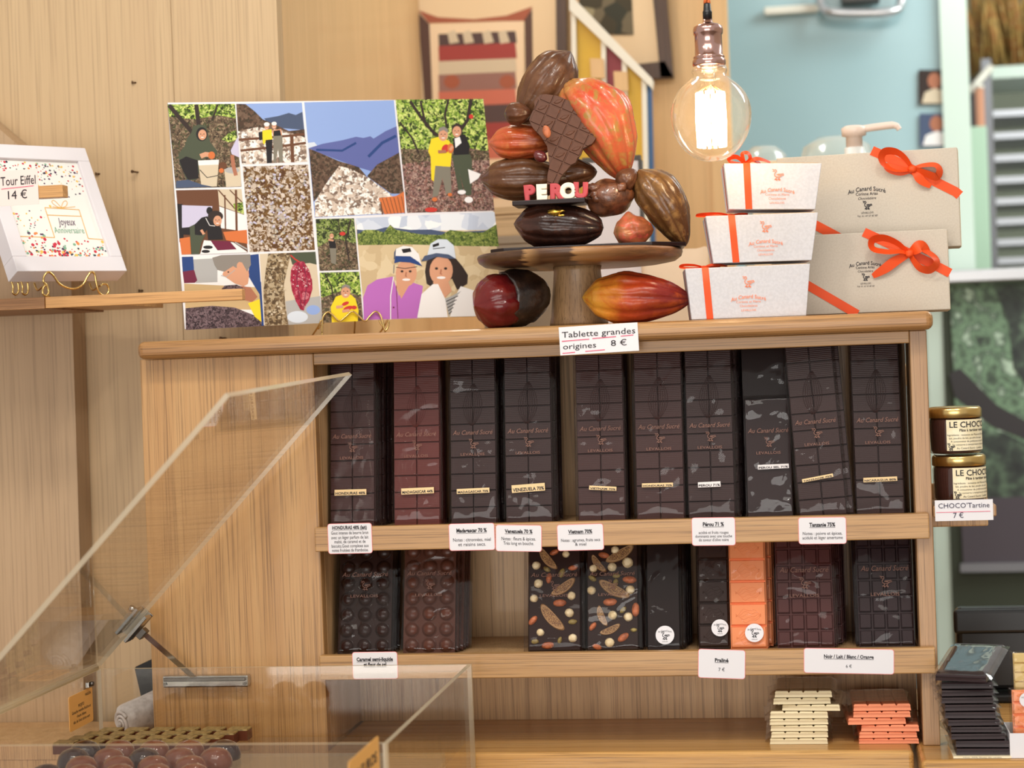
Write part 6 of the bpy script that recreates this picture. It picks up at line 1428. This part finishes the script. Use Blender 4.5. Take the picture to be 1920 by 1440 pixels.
# metal counter with a leafy poster on its front
Yk = 1.95
kx0, kx1 = at(1742, 520, Yk).x, at(2100, 520, Yk).x
kc = thing('metal_counter', 'grey metal counter beyond the cabinet with a leafy panel below its top', 'counter', Vector((kx0+.2, Yk+.2, 0)))
zk = at(1800, 506, Yk).z; zk2 = at(1800, 530, Yk).z
MB().box((kx0, Yk, zk2), (kx1, Yk+.3, zk)).build('worktop', 'steel', kc, True, .004)
mottle('poster_leaves', [(.3, (48, 54, 50)), (.42, (84, 104, 84)), (.5, (120, 150, 120)), (.57, (72, 90, 74)), (.66, (176, 198, 176))], 24, .6, 0, 0, 3)
mottle('poster_leaves_dark', [(.32, (34, 36, 38)), (.48, (54, 62, 56)), (.6, (88, 108, 88)), (.7, (120, 140, 120))], 18, .6, 0, 0, 3)
plain('poster_bark', (50, 46, 48), .6); plain('poster_ground', (74, 66, 74), .6); plain('dark_green', (52, 58, 44), .7)
FK = Frame((0, Yk+.04, ZC), (1, 0, 0), (0, 0, 1)); conv = lambda x, y, z: (x, Yk+.04-z, ZC+y)
MB().box((kx0+.03, Yk+.045, 0), (kx1, Yk+.29, zk2-.0003)).build('cabinet_body', 'dark_green', kc, True)
mb = MB()
for i, (mi, pts) in enumerate(((0, [(1780, 532), (2090, 520), (2100, 960), (1800, 960)]), (2, [(1780, 700), (1800, 690), (1870, 760), (1925, 790), (1940, 830), (1860, 800), (1790, 745)]), (1, [(1860, 532), (2090, 520), (2095, 760), (1960, 770), (1900, 690), (1890, 600)]), (1, [(1800, 800), (1880, 810), (1960, 850), (2100, 860), (2100, 960), (1800, 960)]), (3, [(1800, 935), (2100, 925), (2100, 1052), (1806, 1056)]))):
    mb.prism([FK.px(*p) for p in pts], 0, .001+.0006*i, mi, conv)
mb.build('leafy_panel', ['poster_leaves', 'poster_leaves_dark', 'poster_bark', 'poster_ground'], kc, True)
mb = MB(); mb.prism([FK.px(*p) for p in ((1800, 1056), (2100, 1050), (2100, 1068), (1800, 1072))], 0, .012, 0, conv); mb.build('kick_rail', 'steel_post', kc, True)

# ================================================================== acrylic case on the chocolate counter
XR, XL, YB_, YF_ = -.4272, -.9259, -.04, -.535
zt_c = ZC-.3815; TP = .0055; zb_c = ZC-.62
case = thing('acrylic_case', 'clear acrylic display case with its lid propped open, over the loose chocolates', 'display case', Vector(((XR+XL)/2, -.28, zb_c)))
def pane(lo, hi, name, thin, par=case):
    mb = MB(); mb.box(lo, hi); ax = 'xyz'.index(thin)
    for k, f in enumerate(mb.f):
        vs = [mb.v[i] for i in f]; same = max(v[ax] for v in vs)-min(v[ax] for v in vs) < 1e-6
        mb.m[k] = 0 if same else 1
    return mb.build(name, ['acrylic', 'acrylic_edge'], par, True)
pane((XL, YB_-TP, zb_c), (XR, YB_, zt_c), 'back_pane', 'y')
pane((XL+TP, YF_, zb_c), (XR-TP, YF_+TP, zt_c), 'front_pane', 'y')
pane((XR-TP, YF_, zb_c), (XR, YB_-TP-.0003, zt_c), 'side_pane', 'x')
pane((XL, YF_, zb_c), (XL+TP, YB_-TP-.0003, zt_c), 'side_pane', 'x')
# lid, swung up about its long side
h0 = Vector((XL+.004, 0, zt_c+.004)); p2 = at(660, 703, YB_); dv = Vector((p2.x-h0.x, 0, p2.z-h0.z)); nv = Vector((-dv.z, 0, dv.x)).normalized()*TP
B0 = Vector((h0.x, YB_, h0.z)); B1 = Vector((p2.x, YB_, p2.z)); F0 = Vector((h0.x, YF_, h0.z)); F1 = Vector((p2.x-.004, YF_-.02, p2.z-.016))
mb = MB(); vs = [B0, B1, F1, F0]; mb.add(vs+[v+nv for v in vs], [(0, 1, 2, 3), (7, 6, 5, 4)], 0); mb.add(vs+[v+nv for v in vs], [(0, 4, 5, 1), (1, 5, 6, 2), (2, 6, 7, 3), (3, 7, 4, 0)], 1)
lid = mb.build('lid', ['acrylic', 'acrylic_edge'], case, True); lid['label'] = 'open transparent lid'
dn = dv.normalized(); nn = nv.normalized()
MB().tube([(h0.x-.004, YF_+.03, h0.z-.001), (h0.x-.004, YB_-.01, h0.z-.001)], .0045, 0, 12).build('hinge_rod', 'acrylic_edge', case, True)
# stay
sy_ = thing('lid_stay', 'chrome stay propping the acrylic lid from the oak side panel', 'stay', at(385, 1278, -.005))
lo, hi = px_box(305, 1266, 465, 1290, -.012, .0117)
MB().box(lo, hi).build('wall_plate', 'chrome', sy_, True, .002)
MB().box((lo[0]+.003, lo[1]-.004, hi[2]-.007), (hi[0]-.003, lo[1]-.0002, hi[2]-.002)).build('slide_rail', 'steel_dark', sy_, True, .0008)
for xx in (lo[0]+.004, hi[0]-.004): MB().tube([(xx, lo[1]-.001, lo[2]+.005), (xx, lo[1]-.0025, lo[2]+.005)], .0022, 0, 12).build('screw', 'steel_dark', sy_, True)
cp = at(246, 1165, YB_)
sdir = (cp-B0).dot(dn)
cc = B0+dn*sdir+Vector((0, -.004, 0))
def obox(mb, c, u, v, w, hu, hv, hw):
    vs = [c+u*(a*hu)+v*(b*hv)+w*(d*hw) for d in (-1, 1) for a, b in ((-1, -1), (1, -1), (1, 1), (-1, 1))]
    mb.add(vs, [(3, 2, 1, 0), (4, 5, 6, 7), (0, 1, 5, 4), (1, 2, 6, 5), (2, 3, 7, 6), (3, 0, 4, 7)])
yv = Vector((0, 1, 0))
mb = MB()
for off in (-TP*.9, TP*1.9): obox(mb, cc+nn*off, dn, nn, yv, .022, .0022, .010)
obox(mb, cc+nn*(TP*.5)+yv*.0165, dn, nn, yv, .022, TP*1.4+.002, .002)
mb.build('clamp', 'chrome', sy_, True, .0006)
mb = MB(); obox(mb, cc-nn*(TP*2.6), dn, nn, yv, .007, .004, .007); mb.build('pivot_block', 'steel_dark', sy_, True, .0008)
MB().tube([cc+nn*(TP*3)+dn*.012, cc+nn*(TP*3)+dn*.018+nn*.001], .005, 0, 14).build('clamp_knob', 'chrome', sy_, True)
pA = cc-nn*(TP*3.0)+yv*.004; pB = at(366, 1272, -.0125); ad = (pB-pA).normalized(); aw = ad.cross(yv).normalized()
mb = MB(); obox(mb, (pA+pB)/2, ad, aw, yv, (pB-pA).length/2, .0034, .0011); mb.build('stay_arm', 'chrome', sy_, True)
# orange cards on the side panes
def side_card(label, X, c, lines, name='orange_price_card', rot=0.0):
    pts = [at_x(px, py, X) for px, py in c]
    y0, y1 = min(p.y for p in pts), max(p.y for p in pts); zt0 = sum(p.z for p in pts[:2])/2; zb0 = sum(p.z for p in pts[2:])/2
    F = Frame((X, (y0+y1)/2, (zt0+zb0)/2), (0, 1, 0), (0, 0, 1)); w_, h_ = y1-y0, zt0-zb0
    t = thing(name, label, 'price card', F.mat())
    MB().prism(rrect(w_, h_, min(w_, h_)*.08), 0, .0006).build('card', 'orange_card', t); mb = MB()
    for s, fy, fh, o in lines: write(mb, s, w_*o.get('x', 0), h_*(.5-fy), h=h_*fh, w=o.get('w') and w_*o['w'], z=.0009, bold=o.get('b', 0))
    mb.build('lettering', 'ink', t)
    return t, F, w_, h_
tx, Fx, wx_, hx_ = side_card('orange card reading 100 euros on the near corner of the acrylic case', XR-TP-.0012, [(656, 1418), (709, 1386), (709, 1500), (656, 1530)], [('100 EUROS', .33, .27, {'w': .82, 'b': .02})])
side_card('small orange card with black text clipped inside the acrylic case below the lid hinge', XL+TP+.0004, [(128, 1307), (172, 1288), (171, 1355), (131, 1371)], [('MOJITO', .36, .13, {}), ('Ganache menthe fraîche et', .5, .13, {'w': .8}), ('rhum blanc', .64, .13, {'w': .4}), ('dés de fruit citron vert', .78, .13, {'w': .7}), ('MAISON', .14, .12, {'x': .3, 'w': .24})])
cq = at_x(167, 1282, XL+TP+.004); t = thing('card_clip', 'small metal clip above the orange card inside the acrylic case', 'clip', cq)
MB().box((XL+TP+.0012, cq.y-.006, cq.z-.005), (XL+TP+.006, cq.y+.006, cq.z+.003)).build('clip_body', 'chrome', t, True, .001); MB().tube([(XL+TP+.0061, cq.y, cq.z), (XL+TP+.010, cq.y, cq.z)], .003, 0, 12).build('screw', 'steel_dark', t, True)
# tray and chocolates
ztray = ZC-.4715
tr = thing('chocolate_tray', 'shallow tray inside the acrylic case under the loose chocolates', 'tray', Vector(((XL+XR)/2, -.28, ztray-.01)))
MB().box((XL+TP+.002, YF_+TP+.002, ztray-.008), (XR-TP-.004, YB_-TP-.003, ztray)).build('tray_board', 'acrylic', tr, True, .001)
for nm_, l_, h_ in (('support', (XL+TP+.02, YF_+.05, zb_c+.0003), (XR-TP-.02, YF_+.07, ztray-.0083)), ('support', (XL+TP+.02, YB_-.09, zb_c+.0003), (XR-TP-.02, YB_-.07, ztray-.0083))): MB().box(l_, h_).build(nm_, 'acrylic_edge', tr, True)
cb_ = thing('chocolate_counter', 'oak counter under the acrylic case', 'counter', Vector((-.7, -.3, 0)))
MB().box((-1.35, YF_-.1, zb_c-.04), (XR+.08, -.032, zb_c-.0004)).build('worktop', 'oak_counter', cb_, True, .004)
MB().box((-1.3, YF_-.06, 0), (XR+.06, -.06, zb_c-.0402)).build('body', 'oak_panel', cb_, True)
def bonbon_mesh(mat):
    r = .0205; h = .024
    mb = MB(); mb.lathe([(r*.93, 0), (r, .0015), (r*1.0, h*.30), (r*.96, h*.45), (r*.86, h*.66), (r*.66, h*.85), (r*.36, h*.96), (0, h)], n=28)
    return mb.mesh('bonbon', mat)
BM = {m_: bonbon_mesh(m_) for m_ in ('bonbon_dark', 'bonbon_milk')}
def bonbon(x, y, mat, label, group):
    t = link('round_bonbon', BM[mat]); t.matrix_world = Matrix.Translation((x, y, ztray+.0004)); MW[t.name] = t.matrix_world.copy(); meta(t, label, 'chocolate', group); return t
gx = 0
for r_i, (py_, Yb_, xs0, n_, mats_) in enumerate(((1402, -.185, 95, 6, 'ddmmmd'), (1412, -.23, 55, 7, 'ddmdmmm'), (1424, -.275, 20, 8, 'ddmmmmmm'), (1436, -.32, 0, 8, 'ddmmmmmm'))):
    for i in range(n_):
        x = at(xs0, py_, Yb_).x+.0445*i+.012*(r_i % 2)
        if x < XL+.03 or x > -.69: continue
        d = mats_[i] == 'd'
        bonbon(x, Yb_, 'bonbon_dark' if d else 'bonbon_milk', 'glossy %s round bonbon in the acrylic case' % ('dark' if d else 'milk chocolate'), 'dark round bonbons in the case' if d else 'milk round bonbons in the case')
SQB = MB(); SQB.box((-.0135, -.0115, 0), (.0135, .0115, .0125)); sqb = SQB.mesh('body', 'bonbon_side')
SQT = MB(); SQT.prism([(-.0133, -.011), (-.004, -.0117), (.0133, -.0113), (.0138, .004), (.0132, .0114), (.002, .0108), (-.0134, .0116), (-.0138, -.002)], .0126, .0142, 0, None, .03); sqt = SQT.mesh('topping', 'pistachio_top')
rnd = random.Random(6)
def square(x, y, z, first=[None]):
    M = Matrix.Translation((x, y, z)) @ Matrix.Rotation(rnd.uniform(-.05, .05), 4, 'Z')
    t = thing('square_chocolate', 'square chocolate with a green nutty top in the acrylic case', 'chocolate', M, 'square green topped chocolates in the case')
    link('body', sqb, t); link('topping', sqt, t)
for r_i in range(4):
    for i in range(6): square(at(205, 1380, -.07).x+.0345*i-.010*r_i, -.062-.0262*r_i, ztray+.0004)
# behind the case: ledge, rolled cloth, dark bag
zl = at(240, 1382, .07).z
lg = thing('wall_ledge', 'narrow ledge between the ply wall and the cabinet side', 'ledge', Vector((-1.0, .1, zl-.02)))
MB().box((-1.3, .02, zl-.02), (CX0-.0006, .183, zl)).build('board', 'oak_back', lg, True)
MB().box((-1.3, .021, 0), (CX0-.0006, .18, zl-.0203)).build('apron', 'oak_back', lg, True)
mottle('roll_cloth', [(.35, (176, 166, 160)), (.6, (206, 198, 194))], 70, .8, 0, .2)
rc = thing('rolled_cloth', 'pale rolled cloth with a spiral end lying beside the cabinet side panel', 'cloth', at(240, 1380, .05))
r0 = .0235; c0 = at(236, 1352, .045); c0.z = zl+r0+.003; c1 = c0+Vector((.062, .085, .020))
axd = (c1-c0).normalized(); e1 = axd.orthogonal().normalized(); e2 = axd.cross(e1)
mb = MB(); nr = 40; vs = []
for i, (q, k) in enumerate(((-.05, .72), (0, .95), (.06, 1.0), (.4, 1.06), (.7, 1.12), (1, 1.15), (1.04, .9))):
    for j in range(nr):
        a = 2*PI*j/nr; kk2 = k*(1+.03*math.sin(a*3+q*5)+.02*math.sin(a*7)); vs.append(tuple(c0+axd*(q*.1)+(e1*math.cos(a)+e2*math.sin(a))*r0*kk2))
mb.add(vs, [(i*nr+j, i*nr+(j+1) % nr, (i+1)*nr+(j+1) % nr, (i+1)*nr+j) for i in range(6) for j in range(nr)]+[tuple(range(nr))[::-1], tuple(range(6*nr, 7*nr))], 0, True); mb.build('roll', 'roll_cloth', rc, True)
sp = [c0-axd*(.0058+.003*(1-i/90))+(e1*math.cos(i*.21)+e2*math.sin(i*.21))*(r0*.68*i/90) for i in range(91)]
MB().tube(sp, [.0024]*91, 0, 6).build('spiral_fold', 'roll_cloth', rc, True)
bg = thing('dark_bag', 'dark green black bag wedged beside the cabinet above the rolled cloth', 'bag', at(275, 1310, .14))
a, b = at(254, 1244, .14), at(300, 1310, .14)
mb = MB(); mb.prism([(at(250, 1252, .14).x, at(250, 1252, .14).z), (at(284, 1236, .14).x, at(284, 1236, .14).z), (CX0-.0012, at(284, 1236, .14).z), (CX0-.0012, zl+.0004), (at(272, 1320, .14).x, zl+.0004), (at(262, 1300, .14).x, at(262, 1306, .14).z)], 0, .035, 0, lambda x, y, z: (x, .176-z, y)); mb.build('bag_body', 'dark_bag', bg, True, .003) if 'dark_bag' in MATS else mb.build('bag_body', 'black_matt', bg, True, .003)
